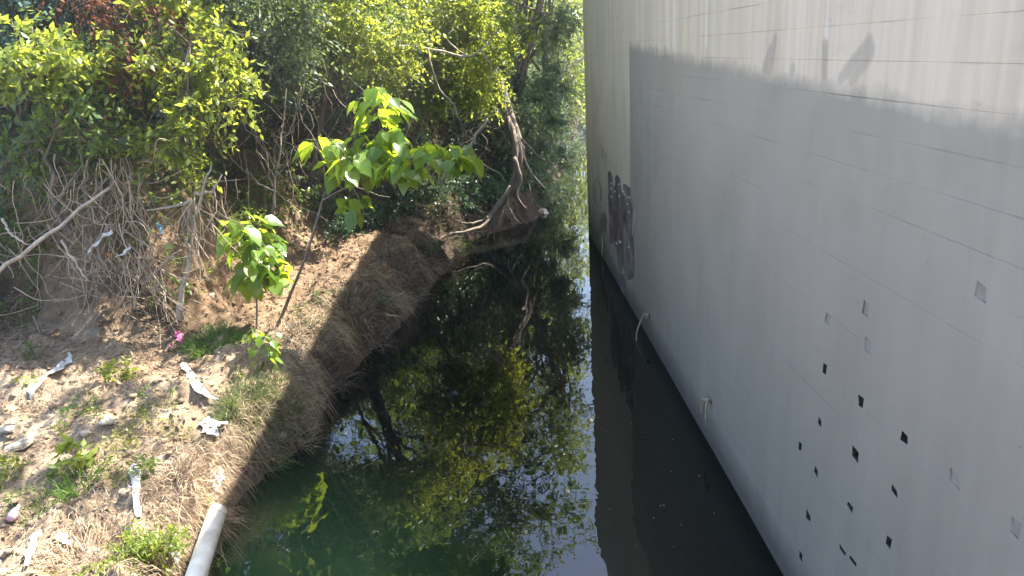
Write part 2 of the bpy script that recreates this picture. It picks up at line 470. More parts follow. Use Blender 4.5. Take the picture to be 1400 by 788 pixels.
# ------------------------------------------------------------------ bridge pier
PIER_TOP, PIER_END, PIER_T = 10.2, 21.0, 1.7
def pier_material():
    m, n = mat_new('pier_concrete')
    P_ = pos(n)
    sp = N(n, 'ShaderNodeSeparateXYZ'); n.links.new(P_, sp.inputs[0])
    y, z = sp.outputs['Y'], sp.outputs['Z']
    streak = noise(n, mapping(n, P_, (1, 1, 0.06)), 5.0, 5, 0.65, 0.15)
    blot = noise(n, P_, 1.1, 6, 0.6, 0.4)
    fine = noise(n, P_, 30.0, 5, 0.65)
    conc = ramp(n, streak, [(0.28, (0.48, 0.39, 0.295)), (0.5, (0.61, 0.51, 0.395)), (0.72, (0.71, 0.61, 0.49))])
    conc = mixc(n, mth(n, 'MULTIPLY', blot, 0.55), conc, (0.62, 0.53, 0.425))
    # grey cover-up paint: straight left edge, rolled top edge, a few roller strokes above it
    paint = ramp(n, blot, [(0.3, (0.275, 0.248, 0.206)), (0.7, (0.335, 0.302, 0.252))])
    paint = mixc(n, mth(n, 'MULTIPLY', streak, 0.22), paint, (0.48, 0.43, 0.36))
    fuzz = mth(n, 'MULTIPLY', mth(n, 'SUBTRACT', noise(n, P_, 3.5, 5, 0.7), 0.5), 0.28)
    top = mth(n, 'ADD', mth(n, 'MULTIPLY', y, 0.045), 4.37)
    tz = mth(n, 'SUBTRACT', mth(n, 'ADD', top, fuzz), z)
    mt = N(n, 'ShaderNodeMapRange'); n.links.new(tz, mt.inputs[0]); mt.inputs[1].default_value = -0.06; mt.inputs[2].default_value = 0.09
    my = N(n, 'ShaderNodeMapRange'); n.links.new(mth(n, 'ADD', y, mth(n, 'MULTIPLY', fuzz, 0.25)), my.inputs[0]); my.inputs[1].default_value = 13.76; my.inputs[2].default_value = 13.70
    mask = mth(n, 'MULTIPLY', mt.outputs[0], my.outputs[0])
    def capsule(a, b, r):
        (ay, az), (by, bz) = a, b
        dy, dz = by - ay, bz - az
        L2 = dy * dy + dz * dz
        py_ = mth(n, 'SUBTRACT', y, ay); pz_ = mth(n, 'SUBTRACT', z, az)
        t = mth(n, 'DIVIDE', mth(n, 'ADD', mth(n, 'MULTIPLY', py_, dy), mth(n, 'MULTIPLY', pz_, dz)), L2, clamp=True)
        qy = mth(n, 'SUBTRACT', py_, mth(n, 'MULTIPLY', t, dy)); qz = mth(n, 'SUBTRACT', pz_, mth(n, 'MULTIPLY', t, dz))
        d = mth(n, 'SQRT', mth(n, 'ADD', mth(n, 'MULTIPLY', qy, qy), mth(n, 'MULTIPLY', qz, qz)))
        k = N(n, 'ShaderNodeMapRange'); n.links.new(mth(n, 'ADD', d, mth(n, 'MULTIPLY', fuzz, 0.35)), k.inputs[0])
        k.inputs[1].default_value = r + 0.02; k.inputs[2].default_value = r - 0.02
        return k.outputs[0]
    for a, b, r in [((1052, 100), (1060, 52), 0.05), ((1046, 95), (1054, 70), 0.06), ((1127, 105), (1127, 62), 0.045), ((1150, 108), (1187, 58), 0.05), ((1165, 112), (1190, 70), 0.05), ((1082, 105), (1084, 95), 0.05)]:
        mask = mth(n, 'MAXIMUM', mask, mth(n, 'MULTIPLY', capsule(WX(*a), WX(*b), r), 0.5))
    # white wash runs on the bare concrete
    for px, r in ((921, 0.05), (912, 0.03), (1130, 0.02), (966, 0.03)):
        yy, zz = WX(px, 40)
        conc = mixc(n, mth(n, 'MULTIPLY', capsule((yy, 4.95), (yy, 9), r), 0.6), conc, (0.72, 0.70, 0.66))
    # broken lines of grime in the board joints (0.24 m courses)
    fr = mth(n, 'FRACT', mth(n, 'DIVIDE', mth(n, 'ADD', mth(n, 'ADD', z, 0.12), mth(n, 'MULTIPLY', fuzz, 0.035)), 0.24))
    dj = mth(n, 'ABSOLUTE', mth(n, 'SUBTRACT', fr, 0.5))
    jl = N(n, 'ShaderNodeMapRange'); n.links.new(dj, jl.inputs[0]); jl.inputs[1].default_value = 0.045; jl.inputs[2].default_value = 0.0
    br = ramp(n, noise(n, mapping(n, P_, (1, 1.5, 4.7)), 1.1, 5, 0.65), [(0.50, (0, 0, 0)), (0.72, (1, 1, 1))])
    grime = mth(n, 'MULTIPLY', jl.outputs[0], br)
    c = mixc(n, mask, conc, paint)
    # scuffs and pale patches low on the paint
    sc = ramp(n, noise(n, mapping(n, P_, (1, 0.5, 1.6)), 2.4, 6, 0.7, 0.5), [(0.58, (0, 0, 0)), (0.70, (1, 1, 1))])
    c = mixc(n, mth(n, 'MULTIPLY', sc, 0.16), c, (0.34, 0.34, 0.34))
    c = mixc(n, mth(n, 'MULTIPLY', grime, 0.38), c, (0.11, 0.10, 0.095))
    # overlapping cover-up coats of slightly different grey, and a painted downward darkening for the glare fade
    coat = ramp(n, noise(n, mapping(n, P_, (1, 0.55, 0.8), (3, 1, 7)), 0.9, 2, 0.4, 0.2), [(0.44, (0, 0, 0)), (0.50, (1, 1, 1))])
    c = mixc(n, mth(n, 'MULTIPLY', mth(n, 'MULTIPLY', coat, mask), 0.45), c, (0.36, 0.305, 0.265))
    fl = N(n, 'ShaderNodeMapRange'); n.links.new(mth(n, 'ADD', z, mth(n, 'MULTIPLY', mth(n, 'SUBTRACT', noise(n, mapping(n, P_, (1, 0.8, 0.5)), 0.8, 6, 0.65, 0.3), 0.5), 3.4)), fl.inputs[0])
    fl.inputs[1].default_value = 4.3; fl.inputs[2].default_value = 0.2
    c = mixc(n, mth(n, 'MULTIPLY', fl.outputs[0], 0.85), c, mixc(n, streak, (0.15, 0.128, 0.105), (0.245, 0.215, 0.178)))
    pit = N(n, 'ShaderNodeTexVoronoi'); pit.inputs['Scale'].default_value = 9.0; n.links.new(P_, pit.inputs['Vector'])
    pk = N(n, 'ShaderNodeMapRange'); n.links.new(mth(n, 'ADD', pit.outputs['Distance'], mth(n, 'MULTIPLY', blot, 0.22)), pk.inputs[0]); pk.inputs[1].default_value = 0.17; pk.inputs[2].default_value = 0.13
    c = mixc(n, mth(n, 'MULTIPLY', pk.outputs[0], 0.55), c, (0.10, 0.095, 0.09))
    run = ramp(n, noise(n, mapping(n, P_, (1, 1.0, 0.03)), 2.6, 4, 0.6), [(0.60, (0, 0, 0)), (0.72, (1, 1, 1))])
    c = mixc(n, mth(n, 'MULTIPLY', run, 0.13), c, (0.17, 0.155, 0.14))
    # moss and damp by the water
    dm = N(n, 'ShaderNodeMapRange'); n.links.new(mth(n, 'ADD', z, mth(n, 'MULTIPLY', fuzz, 1.1)), dm.inputs[0]); dm.inputs[1].default_value = 0.50; dm.inputs[2].default_value = 0.12
    c = mixc(n, mth(n, 'MULTIPLY', dm.outputs[0], 0.75), c, (0.06, 0.055, 0.05))
    gz = N(n, 'ShaderNodeMapRange'); n.links.new(mth(n, 'ADD', z, mth(n, 'MULTIPLY', fuzz, 2.0)), gz.inputs[0]); gz.inputs[1].default_value = 1.2; gz.inputs[2].default_value = 0.3
    gy_ = N(n, 'ShaderNodeMapRange'); n.links.new(y, gy_.inputs[0]); gy_.inputs[1].default_value = 16.2; gy_.inputs[2].default_value = 17.4
    c = mixc(n, mth(n, 'MULTIPLY', mth(n, 'MULTIPLY', gz.outputs[0], gy_.outputs[0]), 0.8), c, (0.085, 0.10, 0.04))
    h = mth(n, 'ADD', mth(n, 'MULTIPLY', fine, 0.4), mth(n, 'MULTIPLY', blot, 0.8))
    p = principled(n, c, 0.85, 0.2, h, 0.25, 0.01)
    out_surface(n, p.outputs[0])
    return m
M['pier'] = pier_material()

def pier_body():
    levels = [(-1.6, 0)]
    rr = random.Random(3)
    z = 0.0
    while z < PIER_TOP - 0.3:
        levels += [(z - 0.004, 0), (z, 1), (z + 0.004, 0)]
        z += 0.24
    levels += [(PIER_TOP, 0)]
    ys = [-9, -5] + [-2 + 0.45 * i for i in range(49)] + [PIER_END - 0.85]
    def outline(g):
        # g = 1: the formwork joint, cut to a depth that comes and goes along the wall
        dep = [0.0] * len(ys)
        if g:
            ph = rr.uniform(0, 99)
            for i in range(2, len(ys) - 1):
                dep[i] = max(0.0, 0.007 * (0.25 + float(fbm(np.array(ys[i] * 0.8 + ph), np.array(ph * 3.1), 3)) * 2.6))
        pts = [(WALL_A - WALL_B * y + dd, y) for y, dd in zip(ys, dep)]
        cx = WALL_A - WALL_B * PIER_END + 0.85; R = 0.85
        for i in range(1, 12):
            a = math.pi - i / 12 * math.pi
            pts.append((cx + R * math.cos(a), PIER_END - 0.85 + R * math.sin(a)))
        pts += [(cx + 0.85, PIER_END - 0.85), (cx + 0.85 + 0.2, -9)]
        return pts
    vs = []; qs = []
    k = len(outline(0))
    for z, ins in levels:
        vs += [(x, y, z) for x, y in outline(ins)]
    for i in range(len(levels) - 1):
        for j in range(k):
            a = i * k + j; b = i * k + (j + 1) % k
            qs.append((b, a, a + k, b + k))
    bm = bmesh.new()
    bv = [bm.verts.new(v) for v in vs]
    for q in qs: bm.faces.new([bv[i] for i in q])
    bm.faces.new([bv[i] for i in range(k)])
    bm.faces.new([bv[(len(levels) - 1) * k + i] for i in reversed(range(k))])
    bmesh.ops.recalc_face_normals(bm, faces=bm.faces)
    me = bpy.data.meshes.new('wall'); bm.to_mesh(me); bm.free()
    return me

OPEN_H = [(1177, 550), (1121, 577), (1094, 610), (1116, 645), (1169, 622), (1162, 692), (1223, 672), (1105, 706), (1215, 742), (1095, 762), (1128, 505), (1236, 597), (888, 432), (972, 548)]
PATCH_H = [(1132, 436), (1184, 422), (1186, 473), (1340, 400), (1305, 655), (1388, 722)]
def box(bm, c, s):
    r = bmesh.ops.create_cube(bm, size=1.0)
    for v in r['verts']:
        v.co = Vector((v.co.x * s[0], v.co.y * s[1], v.co.z * s[2])) + Vector(c)
    return r['verts']
pier = empty('bridge_pier', (WALL_A + 0.85, 10, 0), 'long tall concrete bridge pier with faded grey cover-up paint rising from dark water', 'bridge pier')
body_me = pier_body()
cut = bmesh.new()
rh = random.Random(5)
plugs = []
for lst, op in ((OPEN_H, 1), (PATCH_H, 0)):
    for p in lst:
        y, z = WX(*p)
        sy = rh.uniform(0.06, 0.095) if op else rh.uniform(0.08, 0.10)
        sz = rh.uniform(0.05, 0.085) if op else rh.uniform(0.08, 0.10)
        if p in ((1121, 577), (1223, 672)): sz *= 0.6
        if y > 8: sy *= 0.8
        dep = 0.11 if op else 0.014
        vs = box(cut, onw(y, z, -dep / 2 + 0.02), (dep + 0.04, sy, sz))
        for v in vs:
            v.co.y += rh.uniform(-0.016, 0.016); v.co.z += rh.uniform(-0.016, 0.016)
        plugs.append((y, z, sy, sz, op))
# a spalled joint low down
for i, p in enumerate([(1152, 752), (1166, 767)]):
    y, z = WX(*p)
    vs = box(cut, onw(y, z, 0.0), (0.05, 0.10, 0.03))
    for v in vs:
        v.co.y += rh.uniform(-0.01, 0.01); v.co.z += rh.uniform(-0.012, 0.012)
cme = bpy.data.meshes.new('cut'); cut.to_mesh(cme); cut.free()
body = child('wall', body_me, M['pier'], pier)
cutter = link('cutter', cme, None)
cutter.location = (0, 0, 0)
bpy.context.view_layer.update()
md = body.modifiers.new('b', 'BOOLEAN'); md.operation = 'DIFFERENCE'; md.object = cutter; md.solver = 'FAST'
dg = bpy.context.evaluated_depsgraph_get()
new = bpy.data.meshes.new_from_object(body.evaluated_get(dg))
body.modifiers.clear()
if len(new.vertices) > 100:
    body.data = new
    if not new.materials: new.materials.append(M['pier'])
bpy.data.objects.remove(cutter)
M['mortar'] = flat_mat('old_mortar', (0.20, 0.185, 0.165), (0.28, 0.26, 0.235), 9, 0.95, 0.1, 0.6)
M['hole_shade'] = flat_mat('shade_dark_mortar', (0.022, 0.021, 0.02), (0.06, 0.057, 0.052), 9, 0.95, 0.1, 0.6)  # shade inside the holes put into the mortar colour
body.data.materials.append(M['hole_shade'])
_pl = np.array([(p_[0], p_[1], p_[4]) for p_ in plugs])
for f in body.data.polygons:        # insides of the open holes get a dark colour for their shade
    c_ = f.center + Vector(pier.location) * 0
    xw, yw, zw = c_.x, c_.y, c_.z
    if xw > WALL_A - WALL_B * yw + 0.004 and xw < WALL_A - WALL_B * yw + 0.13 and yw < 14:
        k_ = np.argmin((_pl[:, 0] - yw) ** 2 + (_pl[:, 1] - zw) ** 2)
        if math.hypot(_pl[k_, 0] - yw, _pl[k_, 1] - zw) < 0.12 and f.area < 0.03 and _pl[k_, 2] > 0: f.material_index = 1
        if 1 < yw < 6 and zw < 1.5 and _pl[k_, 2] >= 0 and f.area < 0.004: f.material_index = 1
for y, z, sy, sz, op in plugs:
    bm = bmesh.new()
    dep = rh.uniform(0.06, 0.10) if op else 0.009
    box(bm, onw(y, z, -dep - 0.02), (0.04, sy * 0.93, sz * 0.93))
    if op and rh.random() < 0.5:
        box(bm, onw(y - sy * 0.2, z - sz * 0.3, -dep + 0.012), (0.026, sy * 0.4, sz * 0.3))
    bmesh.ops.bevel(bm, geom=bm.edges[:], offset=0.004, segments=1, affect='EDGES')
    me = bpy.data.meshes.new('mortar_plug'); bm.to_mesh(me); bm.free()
    child('mortar_plug', me, M['hole_shade'] if op else M['mortar'], pier)

# graffiti, painted on the bare strip of the pier
M['gr_dark'] = flat_mat('dark_spray_paint', (0.045, 0.038, 0.042), (0.27, 0.225, 0.205), 2.2, 0.75, 0.2, 0.1)
M['gr_dark2'] = flat_mat('worn_spray_paint', (0.07, 0.055, 0.06), (0.24, 0.19, 0.18), 2.6, 0.75, 0.2, 0.1)
M['gr_white'] = flat_mat('white_spray_paint', (0.45, 0.43, 0.41), (0.62, 0.60, 0.58), 6, 0.75, 0.2, 0.1)
M['gr_red'] = flat_mat('dull_red_spray_paint', (0.09, 0.055, 0.055), (0.15, 0.09, 0.088), 4, 0.75, 0.2, 0.1)
M['gr_brown'] = flat_mat('brown_line_spray_paint', (0.12, 0.09, 0.075), (0.19, 0.15, 0.125), 5, 0.75, 0.2, 0.1)
def paint_poly(name, pix, mat, off, par=None):
    bm = bmesh.new()
    f = [bm.verts.new(onw(*WX(*p), off)) for p in pix]
    b = [bm.verts.new(onw(*WX(*p), -0.003)) for p in pix]
    bm.faces.new(f)
    k = len(f)
    for i in range(k): bm.faces.new((f[(i + 1) % k], f[i], b[i], b[(i + 1) % k]))
    bmesh.ops.triangulate(bm, faces=[q for q in bm.faces if len(q.verts) > 4])
    bmesh.ops.recalc_face_normals(bm, faces=bm.faces)
    me = bpy.data.meshes.new(name); bm.to_mesh(me); bm.free()
    return child(name, me, mat, par or pier)
def paint_line(name, pix, wpx, mat, off):
    L = []; Rr = []
    for i, p in enumerate(pix):
        a = pix[max(0, i - 1)]; b = pix[min(len(pix) - 1, i + 1)]
        dx, dy = b[0] - a[0], b[1] - a[1]; l = math.hypot(dx, dy) or 1
        wv = wpx / 2 * (1 if 0 < i < len(pix) - 1 else 0.5)
        L.append((p[0] - dy / l * wv, p[1] + dx / l * wv)); Rr.append((p[0] + dy / l * wv, p[1] - dx / l * wv))
    bm = bmesh.new()
    vl = [bm.verts.new(onw(*WX(*p), off)) for p in L]; vr = [bm.verts.new(onw(*WX(*p), off)) for p in Rr]
    for i in range(len(pix) - 1): bm.faces.new((vl[i], vl[i + 1], vr[i + 1], vr[i]))
    bmesh.ops.recalc_face_normals(bm, faces=bm.faces)
    me = bpy.data.meshes.new(name); bm.to_mesh(me); bm.free()
    return child(name, me, mat, pier)
towers = []
for nm, pl_, mt_ in (('graffiti_tower', [(831, 236), (834, 233), (838, 242), (839, 270), (840, 300), (839, 330), (836, 336), (833, 332), (833, 300), (831, 268)], 'gr_dark'),
                     ('graffiti_tower', [(841, 242), (844, 239), (848, 245), (850, 262), (850, 300), (852, 340), (851, 372), (846, 366), (843, 345), (842, 310), (841, 275)], 'gr_dark2'),
                     ('graffiti_tower', [(852, 252), (856, 252), (862, 258), (865, 270), (864, 300), (866, 335), (868, 362), (867, 379), (860, 384), (855, 378), (853, 340), (852, 300)], 'gr_dark'),
                     ('graffiti_drip', [(847, 372), (853, 376), (856, 384), (855, 402), (852, 412), (849, 398), (846, 384)], 'gr_dark2'),
                     ('graffiti_smudge', [(839, 255), (842, 252), (841, 300), (843, 340), (840, 335), (839.5, 290)], 'gr_brown'),
                     ('graffiti_smudge', [(850, 262), (852.5, 268), (852.5, 330), (854, 370), (851, 360), (851, 310)], 'gr_brown')):
    towers.append(paint_poly(nm, pl_, M[mt_], 0.003))
for p in [(836, 251), (836, 258), (836, 269), (846, 252), (847, 268), (854, 266), (861, 270), (858, 270), (858, 279), (860, 290), (848, 331), (843, 333), (860, 338), (853, 262), (841, 262)]:
    x, y = p
    s = 1.3 if p != (848, 331) else 2.2
    paint_poly('graffiti_window', [(x - s * .55, y - s), (x + s * .55, y - s * .7), (x + s * .55, y + s), (x - s * .55, y + s * .8)], M['gr_white'], 0.006, towers[0 if x < 840 else 1 if x < 851 else 2])
paint_poly('graffiti_red_patch', [(838, 290), (842, 286), (845, 300), (844, 328), (840, 330), (838, 312)], M['gr_red'], 0.006)
paint_line('graffiti_line', [(832, 335), (831, 350), (832, 366), (834, 378)], 1.2, M['gr_brown'], 0.004)
for ln in ([(816, 244), (812, 252), (811, 262), (814, 274), (819, 279), (822, 272), (822, 258), (818, 246)], [(815, 254), (814, 263), (817, 270)], [(820, 196), (824, 205), (823, 215), (829, 213), (827, 206)], [(827, 213), (829, 222)], [(811, 268), (816, 282), (823, 284)]):
    paint_line('graffiti_line', ln, 1.1, M['gr_brown'], 0.004)
for ln in ([(823, 320), (824, 338), (823, 350)], [(826, 286), (826, 294)], [(868, 290), (867, 310)], [(866, 292), (865, 322)]):
    paint_line('graffiti_white_line', ln, 1.3, M['gr_white'], 0.006)
paint_poly('graffiti_shade', [(822, 292), (827, 288), (830, 300), (829, 318), (825, 316), (821, 338), (818, 322)], M['gr_brown'], 0.0035)

# ------------------------------------------------------------------ foliage tools
def unit(a):
    return a / np.maximum(np.linalg.norm(a, axis=-1, keepdims=True), 1e-9)
def leaf_arrays(p, d, nrm, L, wr, fold=0.25):
    d = unit(d)
    s = unit(np.cross(d, nrm)); u = np.cross(s, d)
    L = L[:, None]
    mid = p + d * L * 0.45
    n_ = len(p)
    Vv = np.empty((n_, 4, 3))
    Vv[:, 0] = p
    Vv[:, 1] = mid + s * L * wr * 0.5 - u * L * fold * 0.35
    Vv[:, 2] = p + d * L + u * L * -0.10
    Vv[:, 3] = mid - s * L * wr * 0.5 - u * L * fold * 0.35
    b = np.arange(n_)[:, None] * 4
    T = np.concatenate([b + np.array([[0, 1, 2]]), b + np.array([[0, 2, 3]])])
    return Vv.reshape(-1, 3), T
def crown_mesh(name, blobs, leaf=0.09, wr=0.5, per=10, seed=1, droop=0.35, twig_len=0.45, subs=9, dens=1.0):
    """blobs: (center, (rx,ry,rz), twigs); returns (mesh, sub-centres, twig segments)"""
    r = np.random.default_rng(seed)
    allp = []; alld = []; allL = []; centres = []; segs = []
    for c, rad, tw in blobs:
        c = np.array(c); rad = np.array(rad)
        tw = int(tw * dens); k = max(3, subs)
        v = unit(r.normal(size=(k, 3))) * (r.random((k, 1)) ** 0.4) * 0.9
        sc_ = c + v * rad
        centres += [tuple(q) for q in sc_]
        idx = r.integers(0, k, tw)
        sig = 0.22 * rad * (0.7 + 0.6 * r.random((tw, 1)))
        st = sc_[idx] + r.normal(size=(tw, 3)) * sig
        dr = unit(st - c + 1e-3) * 0.7 + r.normal(size=(tw, 3)) * 0.5 + np.array([0, 0, 0.15])
        dr = unit(dr)
        tl = twig_len * (0.5 + r.random((tw, 1)))
        t = (np.arange(per) + 0.5)[None, :, None] / per
        pp = st[:, None] + dr[:, None] * (t * tl[:, None]) + np.array([0, 0, -1]) * (t ** 2) * tl[:, None] * droop
        sd_ = unit(np.cross(dr, r.normal(size=(tw, 3))))
        sign = np.where(np.arange(per) % 2 == 0, 1, -1)[None, :, None]
        ld = dr[:, None] * 0.6 + sd_[:, None] * sign * 0.9 + r.normal(size=(tw, per, 3)) * 0.35 + np.array([0, 0, -droop])
        allp.append(pp.reshape(-1, 3)); alld.append(ld.reshape(-1, 3))
        allL.append((leaf * (0.55 + 0.8 * r.random((tw, per)))).ravel())
        segs.append(np.stack([st, st + dr * tl * 0.95 - np.array([0, 0, 1]) * tl * droop * 0.9], 1))
    p = np.concatenate(allp); d = np.concatenate(alld); L = np.concatenate(allL)
    nrm = r.normal(size=p.shape) * 0.55 + np.array([0, 0, 1.0])
    vv, T = leaf_arrays(p, d, nrm, L, wr)
    return mesh_np(name, vv, [T]), centres, np.concatenate(segs)
def twig_mesh_into(mb, segs, r=0.006):
    for a, b in segs:
        mb.tube([a, (np.array(a) + b) / 2 + np.array([0, 0, 0.02]), b], r, r * 0.4, k=3, cap=False)
def plant(name, label, cat, base, path, blobs, leafmat, barkmat, r0=0.06, group=None, leaf=0.09, wr=0.5, per=10, seed=1, droop=0.35, twig_len=0.45, limbs=6, subs=9, part='crown', twigfrac=0.35, stem='trunk', dens=1.9):
    t = empty(name, base, label, cat, group)
    me, cen, segs = crown_mesh(part, blobs, leaf, wr, per, seed, droop, twig_len, subs, dens)
    child(part, me, leafmat, t)
    random.seed(seed * 31 + 5)
    mb = MB()
    pts = bez([base] + list(path), 10)
    mb.tube(pts, r0, r0 * 0.45, k=7, wob=0.08)
    sel = random.sample(cen, min(len(cen), limbs * len(blobs)))
    for c in sel:
        c = Vector(c)
        i = random.randint(3, 9)
        s = pts[i]
        mid = s.lerp(c, 0.5) + Vector((random.gauss(0, .12), random.gauss(0, .12), random.uniform(0, .25))) * (c - s).length * 0.4
        mb.tube(bez([s, mid, c], 7), r0 * 0.38 * (1 - i * 0.04), 0.006, k=5, wob=0.08)
    k = int(len(segs) * twigfrac)
    if k:
        tb = MB(); twig_mesh_into(tb, [segs[i] for i in np.random.default_rng(seed).choice(len(segs), k, replace=False)], 0.005)
        child('twigs', tb.mesh('twigs'), barkmat, t)['kind'] = 'stuff'
    child(stem, mb.mesh(stem), barkmat, t)
    return t
def gb(x, y, dz=-0.06):
    return Vector((x, y, hz(x, y) + dz))
def blob(px, py, Y, rx, ry, rz, tw):
    return (tuple(P(px, py, Y)), (rx, ry, rz), tw)

# ---- shrubs along the top of the left bank (each a plant of its own)
BT = 'shrubs and small trees crowding the top of the left bank'
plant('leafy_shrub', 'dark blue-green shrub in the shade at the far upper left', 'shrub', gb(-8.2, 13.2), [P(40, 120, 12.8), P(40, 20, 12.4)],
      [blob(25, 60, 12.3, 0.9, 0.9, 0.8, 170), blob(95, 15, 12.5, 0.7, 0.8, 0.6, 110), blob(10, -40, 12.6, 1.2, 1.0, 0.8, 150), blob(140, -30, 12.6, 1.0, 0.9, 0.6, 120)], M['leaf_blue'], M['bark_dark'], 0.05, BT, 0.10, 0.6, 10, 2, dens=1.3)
plant('leafy_shrub', 'sunlit yellow-green spray of leaves leaning out at the left edge', 'shrub', gb(-7.6, 12.4), [P(20, 140, 11.6), P(60, 100, 11.0)],
      [blob(15, 90, 11.0, 0.45, 0.5, 0.24, 60), blob(70, 80, 10.9, 0.45, 0.4, 0.22, 60), blob(115, 78, 10.9, 0.3, 0.35, 0.2, 36), blob(35, 45, 11.2, 0.3, 0.35, 0.2, 22), blob(55, 100, 11, 0.3, .3, .2, 24)], M['leaf_yellow'], M['bark_grey'], 0.03, BT, 0.125, 0.5, 9, 3, subs=6, dens=1.15)
plant('leafy_shrub', 'mid green leafy shrub hanging over the root tangle, below the sunlit left spray', 'shrub', gb(-7.0, 12.2), [P(70, 190, 11.6), P(100, 150, 11.0)],
      [blob(60, 140, 11.2, 0.75, 0.5, 0.35, 70), blob(120, 130, 11.0, 0.3, 0.4, 0.25, 34), blob(130, 185, 11.0, 0.42, 0.4, 0.22, 40), blob(45, 190, 11.3, 0.5, 0.4, 0.25, 34), blob(180, 200, 11.0, 0.3, 0.35, 0.2, 26), blob(80, 215, 11.1, 0.35, 0.35, 0.2, 20)], M['leaf_mid'], M['bark_grey'], 0.03, BT, 0.12, 0.5, 9, 4, subs=6, dens=0.85)
plant('dead_shrub', 'rust brown dead foliage hanging between green shrubs at upper left', 'shrub', gb(-6.1, 12.8), [P(190, 80, 11.9), P(185, 30, 11.7)],
      [blob(188, 80, 11.35, 0.34, 0.3, 0.36, 75), blob(150, 20, 11.7, 0.3, 0.3, 0.25, 30), blob(215, 15, 11.8, 0.35, 0.4, 0.3, 45), blob(120, -5, 11.9, 0.4, 0.4, 0.3, 40)], M['leaf_rust'], M['bark_dark'], 0.03, BT, 0.085, 0.45, 9, 5, droop=0.9, subs=8, dens=1.5)
plant('leafy_shrub', 'bright yellow-green shrub beside the rust brown dead foliage', 'shrub', gb(-5.6, 12.6), [P(250, 130, 11.8), P(260, 60, 11.3)],
      [blob(250, 30, 11.5, 0.6, 0.6, 0.4, 80), blob(200, 8, 11.5, 0.5, 0.5, 0.35, 60), blob(300, 65, 11.3, 0.35, 0.35, 0.3, 36), blob(235, 85, 11.3, 0.4, 0.4, 0.3, 50), blob(290, 115, 11.3, 0.45, 0.4, 0.3, 60), blob(245, 185, 11.0, 0.33, 0.35, 0.22, 44), blob(265, 140, 11.2, 0.4, 0.4, 0.25, 40), blob(215, 205, 11.0, 0.25, 0.3, 0.15, 22), blob(320, 130, 11.4, .3, .3, .2, 24), blob(262, 235, 11.0, 0.14, 0.2, 0.2, 12)], M['leaf_yellow'], M['bark_grey'], 0.035, BT, 0.125, 0.5, 9, 6, subs=5, dens=0.8)
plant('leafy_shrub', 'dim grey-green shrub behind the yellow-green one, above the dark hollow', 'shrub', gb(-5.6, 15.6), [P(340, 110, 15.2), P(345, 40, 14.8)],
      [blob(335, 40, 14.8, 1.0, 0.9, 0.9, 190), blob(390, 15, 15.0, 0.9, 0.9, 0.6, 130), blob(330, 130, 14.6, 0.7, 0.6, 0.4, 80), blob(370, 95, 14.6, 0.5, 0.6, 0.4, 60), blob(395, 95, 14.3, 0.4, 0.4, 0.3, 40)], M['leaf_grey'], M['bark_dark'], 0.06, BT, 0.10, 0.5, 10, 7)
plant('leafy_shrub', 'yellow-green shrub overhanging the hollow left of centre at the top', 'shrub', gb(-4.6, 17.6), [P(450, 110, 17.0), P(470, 50, 16.6)],
      [blob(440, 30, 16.6, 0.9, 0.9, 0.6, 150), blob(500, 20, 16.8, 1.0, 0.9, 0.6, 160), blob(470, 65, 16.4, 0.9, 0.7, 0.35, 120), blob(385, 75, 16.2, 0.6, 0.5, 0.35, 60), blob(540, 55, 16.6, 0.6, 0.6, 0.35, 80), blob(520, 95, 16.4, 0.5, .5, .3, 50)], M['leaf_yellow'], M['bark_grey'], 0.06, BT, 0.105, 0.5, 10, 8, subs=10, dens=1.3)
plant('small_tree', 'pale sunlit small tree over the hollow at the top centre', 'tree', gb(-2.6, 21.0), [P(590, 120, 20.4), P(600, 40, 20.0)],
      [blob(600, 30, 19.6, 1.2, 1.2, 0.9, 220), blob(560, 95, 19.2, 0.8, 0.8, 0.5, 110), blob(640, 75, 19.6, 1.0, 0.9, 0.6, 150), blob(620, 125, 19.6, 0.8, 0.7, 0.4, 90), blob(680, 30, 20.0, 1.0, 1.0, 0.8, 160), blob(575, 145, 19.4, 0.5, 0.5, 0.4, 50), blob(660, 120, 20, .6, .6, .5, 60)], M['leaf_yellow'], M['bark_grey'], 0.09, BT, 0.115, 0.5, 10, 9, subs=10)
plant('leafy_shrub', 'dark shrub overhanging the far bank corner where the channel narrows', 'shrub', gb(0.5, 24.6), [P(725, 170, 24.3), P(735, 140, 24.0)],
      [blob(735, 150, 23.8, 0.7, 0.6, 0.5, 110), blob(755, 180, 23.8, 0.5, 0.5, 0.5, 80), blob(700, 165, 23.0, 0.6, 0.5, 0.4, 80), blob(765, 130, 25, 0.5, 0.6, 0.5, 80), blob(765, 215, 24.5, .4, .4, .35, 50)], M['leaf_grey'], M['bark_dark'], 0.06, BT, 0.11, 0.5, 10, 12, droop=0.7, subs=7)
plant('small_tree', 'grey-green vine-clad tree with leaning dark trunk at top beside the pier', 'tree', gb(0.4, 26.5), [P(712, 110, 25.8), P(722, 60, 25.4), P(742, -10, 25.0), P(750, -120, 24.6)],
      [blob(690, 60, 25.6, 1.0, 1.0, 1.2, 200), blob(760, 40, 25.6, 0.8, 0.9, 1.1, 170), blob(700, 125, 25.4, 0.7, 0.7, 0.7, 110), blob(745, 110, 25.6, 0.6, 0.7, 0.5, 90), blob(720, -60, 25.0, 2.0, 1.6, 1.2, 260), blob(665, 0, 25.4, 1.0, 1.0, 0.9, 130)], M['leaf_grey'], M['bark_grey'], 0.20, BT, 0.12, 0.55, 10, 10, droop=0.6, subs=9)
